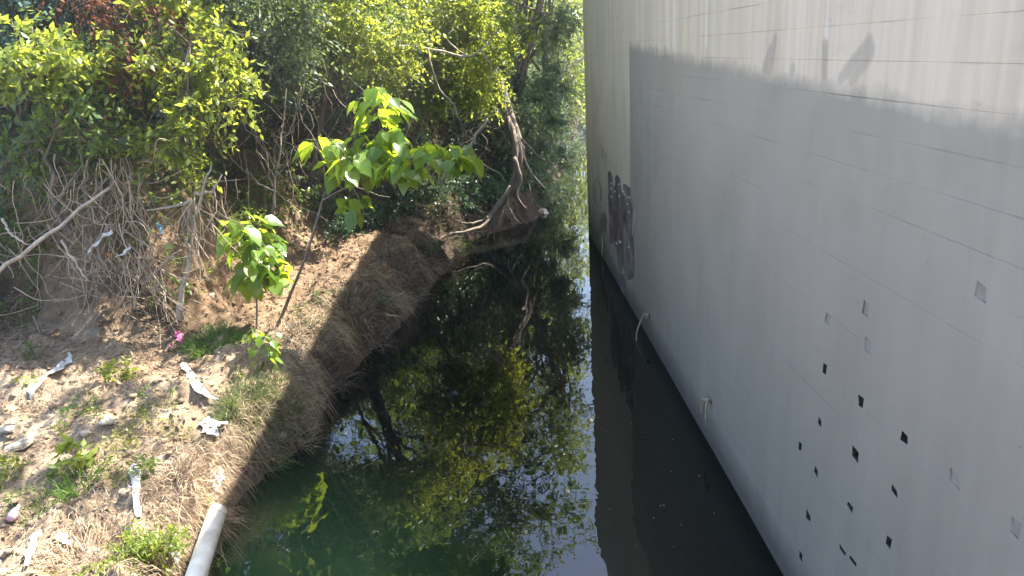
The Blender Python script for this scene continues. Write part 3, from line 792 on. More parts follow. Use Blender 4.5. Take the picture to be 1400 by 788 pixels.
# overhanging canopy trees: crowns above the frame, some mirrored in the river, some added for shade
CT = 'tall trees leaning over the river'
def canopy(label, base, path, blobs, mat, seed, r0=0.2, leaf=0.14, droop=0.5):
    plant('riverside_tree', label, 'tree', base, path, blobs, mat, M['bark_dark'], r0, CT, leaf, 0.6, 10, seed, droop, 0.6, 5, 10, twigfrac=0.15)
canopy('tall tree on the left bank whose dark crown is mirrored in mid river', gb(-4.4, 20.5), [(-4.0, 20.4, 6.0), (-3.2, 20.6, 9.5), (-2.6, 21.0, 12)],
       [((-2.6, 20.6, 8.2), (1.6, 1.8, 1.3), 190), ((-1.2, 21.6, 10.2), (1.6, 1.6, 1.4), 170), ((-3.8, 21.2, 11.0), (2.0, 2.0, 1.6), 190), ((-1.2, 22.6, 6.8), (1.4, 1.4, 1.1), 150), ((-5.0, 19.2, 8.0), (1.7, 1.7, 1.2), 170), ((-1.0, 20.6, 12.6), (1.8, 1.8, 1.4), 150), ((-4.2, 18.4, 9.6), (1.7, 1.7, 1.3), 160), ((0.9, 21.8, 10.8), (1.5, 1.2, 1.3), 90), ((1.5, 22.5, 8.2), (0.9, 1.2, 0.8), 50)] + [((P(px_, py_, 23.0).x, 23.0, -P(px_, py_, 23.0).z), (r_, 1.0, r_ * .8), n_) for px_, py_, r_, n_ in ((715, 630, 0.8, 45), (775, 690, 0.7, 36), (690, 775, 0.9, 45), (640, 740, 0.9, 50))], M['leaf_mid'], 21)
canopy('tall sunlit tree beyond the small bend whose crown is mirrored near the pier', gb(2.6, 37), [(2.4, 36.6, 6), (2.2, 35.6, 10), (1.8, 35, 15)],
       [((1.6, 33.5, 7.6), (2.0, 2.0, 1.6), 200), ((0.2, 33.0, 11.0), (2.2, 2.2, 1.8), 200), ((2.6, 33.0, 14.5), (1.6, 1.8, 1.2), 80), ((0.2, 32.0, 6.4), (1.8, 1.8, 1.3), 180), ((-1.5, 32.5, 9.0), (2, 2, 1.6), 180), ((3.4, 34, 10.0), (1.5, 1.8, 1.4), 120), ((-1.6, 33, 13.6), (2.2, 2.2, 1.6), 160)], M['leaf_yellow'], 22, 0.22, 0.17)
canopy('slender leaning tree whose thin crown crosses the mirrored sky', gb(-5.4, 15.2), [(-5.0, 14.8, 6.5), (-3.4, 14.6, 9.0), (-1.0, 14.8, 10.6)],
       [((-1.8, 14.8, 10.2), (1.4, 1.3, 0.8), 110), ((0.4, 15.6, 11.2), (1.2, 1.2, 0.7), 50), ((-3.8, 14.6, 8.6), (1.5, 1.5, 1.0), 160), ((-5.6, 14.2, 7.9), (1.6, 1.6, 1.0), 170), ((-1.3, 10.2, 7.8), (1.9, 1.7, 0.6), 150), ((-3.2, 8.2, 7.4), (1.3, 1.3, 0.4), 60)], M['leaf_mid'], 23, 0.13, 0.13)  # last two blobs are an unseen limb added to dapple the near bank
canopy('leafy tree shading the dark hollow from above its left side', gb(-7.4, 15.8), [(-7.0, 15.6, 6.0), (-6.4, 15.4, 8.0), (-6, 15.4, 10)],
       [((-6.2, 15.6, 8.2), (1.8, 1.8, 1.2), 190), ((-8.2, 14.8, 7.8), (1.8, 1.7, 1.1), 190), ((-4.2, 16.6, 7.4), (1.5, 1.5, 0.9), 170), ((-3.2, 17.6, 7.6), (1.3, 1.3, 0.8), 140), ((-6.6, 13.2, 7.4), (1.5, 1.3, 0.8), 130)], M['leaf_mid'], 25, 0.16, 0.13)
canopy('unseen broad tree added behind the pier end to shade the far bank', gb(9.6, 27), [(9.0, 26.6, 5), (7.6, 26.4, 8), (6.2, 26.5, 11)],
       [((6.6, 26.4, 9.5), (2.0, 2.0, 1.5), 170), ((5.6, 27.6, 10.8), (1.7, 1.8, 1.3), 150), ((4.9, 24.8, 9.2), (1.3, 1.7, 1.2), 150), ((5.6, 32.5, 9.5), (1.7, 2, 1.4), 190), ((6.4, 29, 8.4), (1.7, 1.8, 1.3), 190), ((7, 36, 10), (2, 2, 1.5), 190), ((8.6, 26.4, 11.5), (2.2, 2.2, 1.6), 170)], M['leaf_mid'], 24, 0.24, 0.16)  # crowns placed along the sun line to shade the far bank
# trees further up the river
FT = 'trees further up the river'
for i, (lab, x, y, mt_) in enumerate([
        ('hazy tree on the far left bank showing just beside the pier edge', 3.2, 44, 'leaf_yellow'), ('hazy tree behind the vine-clad tree up the left bank', -1.0, 37, 'leaf_grey'),
        ('hazy tree at the river bend, mostly behind the pier', 9.5, 78, 'leaf_mid'), ('hazy tree high on the left bank above the dim shrub', -8.5, 23, 'leaf_grey'),
        ('hazy tree set back above the dead brown foliage', -10.5, 17.5, 'leaf_dark'), ('hazy tree closing the view over the small pale tree', -5.0, 29, 'leaf_mid'),
        ('hazy tree far upstream where the river turns right', 15, 100, 'leaf_mid'), ('hazy tree on the far right bank by the river turn', 24, 86, 'leaf_yellow')]):
    h = 6.5 + (i * 37 % 5) * 0.7 + (5 if y > 70 else 0)
    b = gb(x, y)
    R_ = 1.9 + (0.25 * (i % 3)) + (2.0 if y > 70 else 0)
    bl = [((x + dx * R_ * .6, y + dy * R_ * .6, b.z + h * zz), (R_, R_, R_ * .8), 150) for dx, dy, zz in ((-.8, 0, .45), (.8, -.3, .5), (0, .5, .75), (0, -.6, .95), (.2, -.7, .25), (-.9, -.5, .12), (.9, 0, .12))]
    plant('riverside_tree', lab, 'tree', b, [(x, y, b.z + h * .4), (x + .3, y, b.z + h * .8)], bl, M[mt_], M['bark_grey'], 0.2, FT, 0.17 + (0.12 if y > 70 else 0), 0.6, 10, 40 + i, 0.5, 0.7, 4, 10, twigfrac=0.1)

# ------------------------------------------------------------------ undergrowth massed on the bank and the wood behind (uncountable)
def undergrowth(name, label, n_, x0, x1, y0, y1, smin, smax, hmax, rad, tw, leaf, mat, seed, cat):
    r = np.random.default_rng(seed)
    x = r.uniform(x0, x1, n_ * 14); y = r.uniform(y0, y1, n_ * 14)
    s_ = foot_sd(x, y); d_ = np.interp(y, EDGE[:, 0], EDGE[:, 1]) - x
    k = (s_ > smin) & (s_ < smax) & (d_ > 0.05) & (fbm(x * 0.5 + seed, y * 0.5, 3) > -0.12)
    x, y, s_ = x[k][:n_], y[k][:n_], s_[k][:n_]
    z = hgt(x, y) + r.uniform(0.1, 1, len(x)) * hmax
    bl = [((x[i], y[i], z[i]), (rad * r.uniform(.6, 1.4), rad * r.uniform(.6, 1.4), rad * r.uniform(.5, .9)), tw) for i in range(len(x))]
    me, cen, segs = crown_mesh(name, bl, leaf, 0.5, 8, seed, 0.45, rad * 0.9, 4)
    return tag(link(name, me, M[mat]), label, cat, kind='stuff')
undergrowth('undergrowth', 'mass of low green leaves covering the top of the left bank', 300, -13, 1, 11, 24, 1.9, 5.0, 0.9, 0.5, 24, 0.09, 'leaf_mid', 81, 'undergrowth')
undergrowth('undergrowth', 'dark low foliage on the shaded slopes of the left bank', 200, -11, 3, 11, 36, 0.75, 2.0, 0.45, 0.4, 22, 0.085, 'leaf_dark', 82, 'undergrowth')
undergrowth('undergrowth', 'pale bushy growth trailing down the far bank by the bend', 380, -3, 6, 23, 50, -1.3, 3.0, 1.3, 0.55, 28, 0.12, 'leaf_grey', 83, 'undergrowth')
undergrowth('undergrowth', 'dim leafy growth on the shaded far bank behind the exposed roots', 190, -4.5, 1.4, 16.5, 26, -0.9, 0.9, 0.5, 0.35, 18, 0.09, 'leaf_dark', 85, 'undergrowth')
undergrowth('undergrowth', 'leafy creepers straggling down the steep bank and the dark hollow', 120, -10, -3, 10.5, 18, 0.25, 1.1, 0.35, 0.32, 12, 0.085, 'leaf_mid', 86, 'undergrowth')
undergrowth('far_woodland', 'wood behind the bank reading as one green mass', 330, -34, 3, 19, 60, 4.0, 30, 8.0, 1.5, 34, 0.24, 'leaf_mid', 84, 'woodland')

# ------------------------------------------------------------------ the far tree with exposed roots
t = empty('root_tree', P(672, 300, 20.2), 'grey tree base with long exposed roots reaching down to the river', 'tree')
mb = MB()
random.seed(41)
spine = [P(676, 95, 23.2), P(690, 135, 22.4), P(702, 172, 21.3), P(708, 200, 20.7), P(706, 235, 20.5), P(695, 265, 20.3), P(676, 290, 20.1), P(658, 304, 19.9)]
for q in range(6):
    ox, oy = random.uniform(-0.11, 0.11), random.uniform(-0.08, 0.08)
    mb.tube(jit(bez([v + Vector((ox * (1 + 0.5 * math.sin(i + q)), oy, random.gauss(0, .03))) for i, v in enumerate(spine)], 18), 0.01), random.uniform(0.05, 0.085), 0.035, k=6, wob=0.15)
child('trunk', mb.mesh('trunk'), M['bark_root'], t)
ROOTS = [[(700, 255, 20.2), (680, 285, 19.9), (662, 308, 19.6), (640, 316, 19.2), (610, 322, 18.8), (584, 337, 18.4)], [(704, 215, 20.3), (711, 245, 20.2), (706, 270, 20.0), (720, 285, 20.0)], [(695, 268, 20.1), (688, 300, 19.9), (684, 318, 19.8)],
         [(680, 285, 20.0), (668, 318, 19.7), (666, 338, 19.6)], [(715, 200, 20.7), (720, 225, 20.5), (735, 248, 20.4), (752, 262, 20.3)], [(668, 296, 19.9), (660, 322, 19.6)], [(676, 292, 19.9), (676, 330, 19.7)], [(700, 150, 21.3), (680, 175, 21.2), (660, 170, 21.2)], [(690, 272, 20.1), (700, 292, 20.0), (712, 306, 20.0)], [(706, 225, 20.5), (722, 250, 20.4), (728, 285, 20.3)], [(664, 300, 19.8), (640, 306, 19.3), (622, 300, 18.9)], [(712, 190, 20.8), (738, 215, 20.9), (760, 225, 21)]]
for i, rp in enumerate(ROOTS):
    mb = MB()
    pts = jit(bez([P(*q) for q in rp], 12), 0.012)
    mb.tube(pts, 0.075 if i < 2 else 0.035, 0.02 if i < 2 else 0.008, k=6, wob=0.1)
    child('root', mb.mesh('root'), M['bark_root'], t)

# ------------------------------------------------------------------ saplings with large leaves
def big_leaf(name, seed):
    r = random.Random(seed)
    ts = [0.0, 0.10, 0.28, 0.50, 0.74, 1.0]
    ws = [0.06, 0.26, 0.40, 0.36, 0.20, 0.0]
    vs = []; q = []; tt = []
    drp = r.uniform(0.12, 0.35); fo = r.uniform(0.12, 0.3)
    for t_, w_ in zip(ts, ws):
        zc = -drp * t_ * t_
        if w_ == 0: vs.append((t_, 0, zc)); continue
        xb = t_ - (0.10 if t_ == 0.10 else 0)
        vs += [(xb, -w_, zc + w_ * fo * (1 + r.uniform(-.4, .4)) - (0.03 if t_ == .5 else 0)), (t_, 0, zc), (xb, w_, zc + w_ * fo * (1 + r.uniform(-.4, .4)))]
    for i in range(4):
        a = i * 3
        q += [(a, a + 3, a + 4, a + 1), (a + 1, a + 4, a + 5, a + 2)]
    tt += [(12, 15, 13), (13, 15, 14)]
    # petiole
    me = mesh_np(name, np.array(vs), [np.array(q), np.array(tt)], True)
    me.materials.append(M['leaf_big'])
    return me
BIG = [big_leaf('leaf', s) for s in range(5)]
def put_leaf(parent, p, tip, up, size):
    d = Vector(tip).normalized()
    s = Vector(up).cross(d)
    s = s.normalized() if s.length > 1e-4 else d.orthogonal().normalized()
    u = d.cross(s)
    o = bpy.data.objects.new('leaf', random.choice(BIG))
    COL.objects.link(o)
    o.parent = parent
    L = parent.location
    m = Matrix(((d.x, s.x, u.x, 0), (d.y, s.y, u.y, 0), (d.z, s.z, u.z, 0), (0, 0, 0, 1)))
    o.matrix_local = Matrix.Translation(Vector(p) - L) @ m @ Matrix.Diagonal((size, size * random.uniform(0.8, 1.05), size, 1))
    return o
def sapling(name, label, base, stem, branches, clusters, size, seed, r0=0.025, cat='sapling', bark='bark_grey', spread=1.0):
    random.seed(seed)
    t = empty(name, base, label, cat)
    mb = MB()
    mb.tube(bez([base] + stem, 14), r0, r0 * 0.55, k=7, wob=0.06)
    child('stem', mb.mesh('stem'), M[bark], t)
    for bp in branches:
        mb = MB(); mb.tube(bez(bp, 8), r0 * 0.5, 0.005, k=5)
        child('branch', mb.mesh('branch'), M[bark], t)
    pet = MB()
    for c, rad, n_ in clusters:
        c = Vector(c)
        for i in range(n_):
            v = Vector((random.gauss(0, 1), random.gauss(0, 1), random.gauss(0, 1))).normalized() * random.random() ** 0.45
            p = c + Vector((v.x * rad[0], v.y * rad[1], v.z * rad[2])) * spread
            out = Vector((v.x, v.y, 0)) + Vector((random.gauss(0, .5), random.gauss(0, .5), 0))
            tip = out.normalized() * random.uniform(0.5, 1.0) + Vector((0, 0, random.uniform(-1.1, -0.15)))
            upv_ = Vector((random.gauss(0, .3), random.gauss(0, .3), 1)) + out * 0.5
            put_leaf(t, p, tip, upv_, size * random.uniform(0.55, 1.2))
            q = p - tip.normalized() * size * 0.5 + Vector((0, 0, 0.02))
            pet.tube([q.lerp(c, 0.35), q.lerp(p, .6), p], 0.004, 0.003, k=3, cap=False)
    child('leaf_stalks', pet.mesh('leaf_stalks'), M['leaf_stalk'], t)['kind'] = 'stuff'
    return t
M['leaf_stalk'] = flat_mat('green_leaf_stalk', (0.10, 0.16, 0.04), (0.20, 0.26, 0.07), 9, 0.6, 0.3)
b1 = G(378, 446)
D1 = b1.y
sapling('broadleaf_sapling', 'tall leaning broad-leaved sapling, its sunlit crown reaching over the river', b1 + Vector((0, 0, -0.05)), [P(395, 408, D1), P(420, 345, D1 - .15), P(445, 262, D1 - .3)],
        [[P(445, 262, D1 - .3), P(458, 230, D1 - .35), P(480, 190, D1 - .3), P(520, 140, D1 - .2)], [P(440, 275, D1 - .3), P(470, 258, D1 - .4), P(520, 240, D1 - .5), P(600, 215, D1 - .7), P(640, 212, D1 - .8)], [P(446, 255, D1 - .3), P(440, 215, D1 - .4), P(425, 195, D1 - .5)], [P(480, 252, D1 - .4), P(495, 280, D1 - .5), P(495, 300, D1 - .5)]],
        [(P(520, 150, D1 - .2), (0.32, 0.35, 0.30), 46), (P(520, 195, D1 - .3), (0.40, 0.4, 0.22), 48), (P(440, 205, D1 - .5), (0.26, 0.3, 0.14), 22), (P(490, 225, D1 - .5), (0.45, 0.4, 0.2), 62), (P(555, 230, D1 - .6), (0.35, 0.35, 0.16), 44), (P(620, 215, D1 - .8), (0.30, 0.3, 0.14), 36), (P(487, 275, D1 - .5), (0.16, 0.2, 0.16), 14), (P(575, 208, D1 - .7), (.3, .3, .1), 14)], 0.27, 5, 0.03, spread=1.25)
b2 = G(350, 448)
D2 = b2.y
sapling('broadleaf_sapling', 'small bushy broad-leaved sapling in full sun left of the leaning one', b2 + Vector((0, 0, -0.05)), [P(351, 415, D2), P(346, 370, D2), P(342, 320, D2)],
        [[P(347, 370, D2), P(325, 350, D2 - .1), P(310, 335, D2 - .2)], [P(347, 375, D2), P(370, 360, D2 - .1), P(385, 365, D2 - .2)]],
        [(P(335, 310, D2), (0.34, 0.35, 0.2), 40), (P(345, 345, D2 - .1), (0.42, 0.42, 0.25), 60), (P(350, 378, D2 - .1), (0.36, 0.36, 0.2), 40), (P(375, 370, D2 - .2), (0.22, 0.25, 0.2), 20)], 0.29, 6, 0.018, spread=1.1)
b3 = G(352, 515)
D3 = b3.y
sapling('broadleaf_sapling', 'little broad-leaved seedling growing from the grass at the bank lip', b3 + Vector((0, 0, -0.03)), [P(354, 495, D3), P(358, 470, D3), P(360, 455, D3)],
        [[P(356, 480, D3), P(370, 470, D3), P(380, 472, D3)]],
        [(P(360, 468, D3), (0.24, 0.22, 0.18), 22), (P(366, 490, D3), (0.2, 0.2, 0.15), 12), (P(345, 452, D3), (.12, .12, .08), 5)], 0.15, 8, 0.009, cat='seedling')

# ------------------------------------------------------------------ dead branches and stems on the bank
def branch(name, label, paths, r0, r1, mat, cat='branch', group=None, k=7, jitter=0.012):
    b = Vector(paths[0][0])
    if len(paths) == 1:
        mb = MB(); mb.tube(jit(bez(paths[0], 14), jitter), r0, r1, k=k, wob=0.08)
        o = link(name, mb.mesh(name), M[mat])
        return tag(o, label, cat, group)
    t = empty(name, b, label, cat, group)
    for i, pth in enumerate(paths):
        mb = MB(); mb.tube(jit(bez(pth, 12), jitter), r0 if i == 0 else r0 * 0.5, r1, k=k, wob=0.08)
        child('stem' if i == 0 else 'side_branch', mb.mesh('stem'), M[mat], t)
    return t
branch('fallen_branch', 'long straight pale branch slanting up from the left edge', [[P(-30, 395, 9.8), P(30, 348, 10.0), P(90, 302, 10.3), P(155, 253, 10.6)]], 0.032, 0.022, 'bark_pale')
branch('dead_tree', 'pale peeling upright dead stem rooted in the bank', [[P(244, 437, 10.7), P(248, 400, 10.75), P(262, 350, 10.85), P(266, 300, 10.9), P(267, 262, 11.0)], [P(266, 300, 10.9), P(280, 250, 10.9), P(290, 225, 11)], [P(262, 275, 10.9), P(240, 282, 10.8), P(200, 288, 10.7)], [P(268, 265, 10.9), P(290, 262, 10.9), P(303, 240, 10.9)], [P(258, 285, 10.8), P(256, 330, 10.8), P(262, 345, 10.8)]], 0.055, 0.012, 'bark_pale', 'stem')
branch('dead_tree', 'thin bare forked stem standing against the dark hollow', [[P(372, 292, 12.6), P(376, 250, 12.7), P(384, 200, 12.8), P(392, 120, 13.0)], [P(376, 245, 12.7), P(362, 220, 12.6), P(350, 205, 12.6)], [P(385, 195, 12.8), P(402, 165, 12.9), P(412, 120, 13)], [P(375, 262, 12.6), P(352, 250, 12.5), P(338, 232, 12.5)]], 0.028, 0.008, 'bark_grey', 'stem')
branch('fallen_branch', 'dark fallen stick lying below the pale dead stem', [[G(160, 372) + Vector((0, 0, .15)), G(200, 402) + Vector((0, 0, .1)), G(236, 432) + Vector((0, 0, .05))]], 0.026, 0.016, 'bark_dark')
branch('dead_branch', 'bleached bare branch arching across the sunlit foliage at top centre', [[P(525, 62, 17.6), P(575, 66, 17.6), P(610, 72, 17.5), P(640, 78, 17.4), P(665, 62, 17.4), P(680, 40, 17.4)], [P(640, 78, 17.4), P(612, 55, 17.3), P(620, 40, 17.3)], [P(585, 66, 17.5), P(600, 120, 17.3), P(618, 140, 17.2), P(630, 165, 17.2)], [P(655, 68, 17.4), P(672, 90, 17.5), P(668, 120, 17.5)], [P(560, 64, 17.5), P(545, 45, 17.5), P(520, 40, 17.5)]], 0.04, 0.01, 'bark_pale')
branch('broken_branch', 'short pale broken branch sticking up beside the exposed-root tree', [[P(640, 210, 18.8), P(648, 190, 18.9), P(668, 162, 19.0)]], 0.05, 0.03, 'bark_pale')
branch('dead_branch', 'pale forked branch over the far water beside the pier', [[P(800, 78, 27), P(786, 86, 26.8), P(772, 96, 26.6), P(764, 100, 26.5)], [P(772, 96, 26.6), P(782, 104, 26.6), P(786, 108, 26.6)]], 0.05, 0.02, 'bark_pale')
branch('fallen_branch', 'small pale twig lying at the water edge in the shade', [[G(498, 438) + Vector((0, 0, .06)), G(503, 452) + Vector((0, 0, .05)), G(514, 461) + Vector((0, 0, .05))]], 0.016, 0.010, 'bark_pale')
branch('fallen_branch', 'grey curved stick standing in the tangle at the left edge', [[P(4, 300, 10.6), P(14, 320, 10.5), P(38, 335, 10.4)]], 0.02, 0.012, 'bark_pale')
branch('leaning_trunk', 'thick grey leaning stem behind the root tangle at left', [[P(98, 320, 11.2), P(75, 285, 11.3), P(72, 235, 11.4), P(50, 200, 11.6), P(20, 195, 11.8)]], 0.05, 0.035, 'bark_grey', 'stem')
branch('leaning_trunk', 'grey crooked stem rising left of the hanging root mass', [[P(126, 300, 11.1), P(118, 260, 11.2), P(112, 215, 11.3), P(105, 170, 11.4)], [P(118, 250, 11.2), P(122, 215, 11.2), P(135, 190, 11.2)]], 0.03, 0.016, 'bark_grey', 'stem')
branch('fallen_branch', 'grey stick leaning across the foot of the root tangle', [[P(85, 330, 10.5), P(102, 358, 10.35), P(120, 385, 10.2)]], 0.02, 0.012, 'bark_pale')
branch('fallen_branch', 'pale forked stick lying against the bank left of the dead stem', [[P(196, 388, 10.6), P(222, 365, 10.65), P(246, 340, 10.7)], [P(222, 365, 10.65), P(232, 352, 10.6), P(240, 352, 10.6)]], 0.018, 0.008, 'bark_pale')
branch('fallen_branch', 'pale thin branch lying along the sunny red soil', [[G(522, 262) + Vector((0, 0, .08)), G(532, 278) + Vector((0, 0, .08)), G(545, 294) + Vector((0, 0, .06))]], 0.03, 0.018, 'bark_pale')

# ------------------------------------------------------------------ hanging roots and dry vines (uncountable)
random.seed(77)
mb = MB()
def hang(p, length, r, sway=0.12, fwd_=0.15):
    pts = [Vector(p)]
    d = Vector((random.gauss(0, .35), -random.random() * fwd_ - 0.05, -1))
    n_ = 8
    for i in range(n_):
        d = (d + Vector((random.gauss(0, sway * 2.4), random.gauss(0, sway), random.gauss(0, sway)))).normalized()
        d.z = min(d.z, 0.15)
        q = pts[-1] + d * length / n_
        g = hz(q.x, q.y) + 0.02
        if q.z < g: q.z = g
        pts.append(q)
    mb.tube(pts, r, r * 0.5, k=4, cap=False)
for cx, n_, spread, Y, top, bot in [(165, 85, 20, 10.7, 215, 400), (140, 45, 30, 10.7, 300, 430), (70, 26, 45, 11.0, 210, 330), (185, 48, 18, 10.5, 340, 400), (265, 22, 14, 10.8, 270, 330), (30, 16, 40, 10.8, 300, 400), (300, 18, 25, 11.2, 240, 300)]:
    for i in range(n_):
        px = random.gauss(cx, spread); py = random.uniform(top, (top + bot) / 2)
        p = P(px, py, Y + random.uniform(-0.15, 0.4))
        p.z = max(p.z, hz(p.x, p.y) + 0.05)
        hang(p, random.uniform(0.4, 1.5), random.uniform(0.004, 0.011))
for i in range(150):     # vines in the dark hollow and from the canopy edge
    px = random.uniform(300, 700); Y = np.interp(px, [300, 420, 560, 700], [13.0, 14.6, 18.0, 21.5])
    p = P(px, random.uniform(60, 210), Y + random.uniform(-0.5, 0.6))
    hang(p, random.uniform(0.6, 2.0), random.uniform(0.004, 0.010), 0.14, 0.05)
for i in range(170):     # fine roots hanging from the eroded lip and the far bank
    y = random.uniform(10, 27)
    xe = float(np.interp(y, EDGE[:, 0], EDGE[:, 1])) - random.uniform(0.1, 1.0)
    p = Vector((xe, y, hz(xe, y) + 0.03))
    hang(p, random.uniform(0.3, 1.1), random.uniform(0.004, 0.010), 0.14, 0.3)
for i in range(65):     # loops and cross strands
    px = random.gauss(120, 75); py = random.uniform(215, 440)
    Y = random.uniform(10.2, 11.2)
    p = P(px, py, Y)
    g = hz(p.x, p.y)
    if p.z < g + 0.03: p.z = g + random.uniform(0.03, .25)
    a = random.uniform(-1, 1); l = random.uniform(0.3, 1.1)
    q = p + Vector((math.cos(a) * l, random.uniform(-.3, .3), math.sin(a) * l * 0.7))
    m_ = (p + q) / 2 + Vector((random.gauss(0, .1), random.uniform(-.25, .05), random.uniform(-.25, .2)))
    pts = bez([p, m_, q], 8)
    for v in pts:
        v.z = max(v.z, hz(v.x, v.y) + 0.01)
    mb.tube(pts, random.uniform(0.004, 0.010), 0.004, k=4, cap=False)
tag(link('hanging_roots', mb.mesh('hanging_roots'), M['vine']), 'tangle of thin dry roots and vines hanging down the left bank', 'roots', kind='stuff')

# ------------------------------------------------------------------ dry grass, leaf litter, clods (uncountable)
def blades(name, pts, dirs, L, wd, bend=0.35):
    n_ = len(pts)
    d = unit(dirs)
    s = unit(np.cross(d, np.random.default_rng(3).normal(size=d.shape)))
    L = L[:, None]; wd = wd[:, None]
    V_ = np.empty((n_, 5, 3))
    V_[:, 0] = pts - s * wd; V_[:, 1] = pts + s * wd
    m_ = pts + d * L * 0.55 + np.array([0, 0, -1]) * L * bend * 0.12
    V_[:, 2] = m_ + s * wd * 0.7; V_[:, 3] = m_ - s * wd * 0.7
    V_[:, 4] = pts + d * L + np.array([0, 0, -1]) * L * bend
    b = np.arange(n_)[:, None] * 5
    return mesh_np(name, V_.reshape(-1, 3), [b + np.array([[0, 1, 2, 3]]), b + np.array([[3, 2, 4]])])
def scatter(n_, x0, x1, y0, y1, cond):
    r = RNG
    x = r.uniform(x0, x1, n_); y = r.uniform(y0, y1, n_)
    z = hgt(x, y)
    d = np.interp(y, EDGE[:, 0], EDGE[:, 1]) - x
    s = foot_sd(x, y)
    k = cond(x, y, z, d, s)
    return np.column_stack([x, y, z])[k], d[k], s[k]
# straw over the near bench, combed down-slope in patches
def patch(x, y, sc_, th): return fbm(x * sc_ + 40, y * sc_ + 11, 3) > th
p, d, s = scatter(52000, -9, -2.2, 5.0, 11.5, lambda x, y, z, d, s: (d > 0.1) & (s < 0.4) & (z > 0.15) & patch(x, y, 0.9, 0.04))
ang = fbm(p[:, 0] * 0.8, p[:, 1] * 0.8, 2) * 9
dirs = np.column_stack([np.cos(ang), np.sin(ang), np.full(len(p), 0.25)]) + RNG.normal(size=p.shape) * 0.45
tag(link('dry_grass', blades('dry_grass', p, dirs, RNG.uniform(0.06, 0.30, len(p)), RNG.uniform(0.0015, 0.004, len(p))), M['straw']), 'flattened dry straw covering the sunny near bank', 'dry grass', kind='stuff')
# dry grass draped over the lip
p, d, s = scatter(150000, -4.5, 0.6, 4.8, 21.5, lambda x, y, z, d, s: (d > 0.05) & (d < np.interp(y, [5, 9, 13, 20], [0.55, 0.6, 0.9, 1.1])) & (z > 0.12) & patch(x, y, 1.2, -0.10 + 0.19 * sstep(8.8, 11.0, y)))
dirs = np.column_stack([np.full(len(p), 0.75), np.full(len(p), -0.15), np.full(len(p), -0.1)]) + RNG.normal(size=p.shape) * 0.5
tag(link('dry_grass', blades('dry_grass', p, dirs, RNG.uniform(0.10, 0.42, len(p)), RNG.uniform(0.002, 0.004, len(p)), 0.75), M['straw']), 'dry grass draped over the eroded lip above the water', 'dry grass', kind='stuff')
p, d, s = scatter(60000, -4.5, -1.0, 4.8, 15, lambda x, y, z, d, s: (d > 0.02) & (d < 0.35) & (z > 0.25) & patch(x, y, 2.6, 0.07))
dirs = np.column_stack([np.full(len(p), 0.8), np.full(len(p), -0.2), np.full(len(p), 0.15)]) + RNG.normal(size=p.shape) * 0.4
tag(link('dry_grass', blades('dry_grass', p, dirs, RNG.uniform(0.25, 0.6, len(p)), RNG.uniform(0.002, 0.004, len(p)), 0.95), M['straw']), 'long dry grass curtains hanging from the lip to the water', 'dry grass', kind='stuff')
p, d, s = scatter(30000, -8, -2.8, 5.0, 10.5, lambda x, y, z, d, s: (d > 0.15) & (s < 0.1) & patch(x, y, 1.1, 0.10 + 0.02 * (y - 6)))
dirs = RNG.normal(size=p.shape); dirs[:, 2] = np.abs(dirs[:, 2]) * 0.5
p = p + np.column_stack([np.zeros(len(p)), np.zeros(len(p)), RNG.random(len(p)) * 0.10])
vv, T = leaf_arrays(p, dirs, RNG.normal(size=p.shape) * 0.5 + np.array([0, 0, 1]), RNG.uniform(0.02, 0.055, len(p)), 0.6, 0.3)
tag(link('ground_weeds', mesh_np('ground_weeds', vv, [T]), M['leaf_yellow']), 'tiny creeping green weeds sprinkled over the near bank', 'weeds', kind='stuff')
# matted dead grass, roots and stems on the shaded slope above the water
p, d, s = scatter(26000, -4.0, 0.8, 10.5, 22, lambda x, y, z, d, s: (d > 0.03) & (d < 1.5) & (z > 0.08) & (s < 0.4) & patch(x, y, 1.7, 0.02))
dirs = np.column_stack([np.full(len(p), 0.7), np.full(len(p), -0.35), np.full(len(p), 0.1)]) + RNG.normal(size=p.shape) * 0.6
tag(link('dry_grass', blades('dry_grass', p, dirs, RNG.uniform(0.12, 0.5, len(p)), RNG.uniform(0.003, 0.008, len(p)), 0.6), M['straw_shade']), 'matted dark dead grass on the shaded slope above the water', 'dry grass', kind='stuff')
# leaf litter and clods
p, d, s = scatter(60000, -10, 1.5, 5.0, 24, lambda x, y, z, d, s: (d > 0.05) & (z > 0.1) & (s < 2.5))
dirs = RNG.normal(size=p.shape); dirs[:, 2] *= 0.25
vv, T = leaf_arrays(p + np.array([0, 0, 0.012]), dirs, RNG.normal(size=p.shape) * 0.4 + np.array([0, 0, 1]), RNG.uniform(0.02, 0.075, len(p)), 0.5, 0.4)
tag(link('leaf_litter', mesh_np('leaf_litter', vv, [T]), M['litter']), 'dead leaves and crumbs scattered over the bank soil', 'leaf litter', kind='stuff')
def rock_mesh(name, seed, sub=2, rough=0.25):
    bm = bmesh.new(); bmesh.ops.create_icosphere(bm, subdivisions=sub, radius=1)
    r = random.Random(seed)
    k = [Vector((r.gauss(0, 1), r.gauss(0, 1), r.gauss(0, 1))).normalized() for _ in range(9)]
    for v in bm.verts:
        m_ = 1.0
        for q in k:
            dd = v.co.normalized().dot(q)
            if dd > 0.5: m_ = min(m_, 0.62 / dd)
        v.co *= m_ * (1 + r.uniform(-rough, rough) * 0.18)
    me = bpy.data.meshes.new(name); bm.to_mesh(me); bm.free()
    return me
base_r = [rock_mesh('clod', s, 1) for s in range(4)]
p, d, s = scatter(9000, -9.5, 0.5, 5.0, 21, lambda x, y, z, d, s: (d > 0.15) & (z > 0.2) & (s < 1.3))
CV = []; CF = []; off = 0
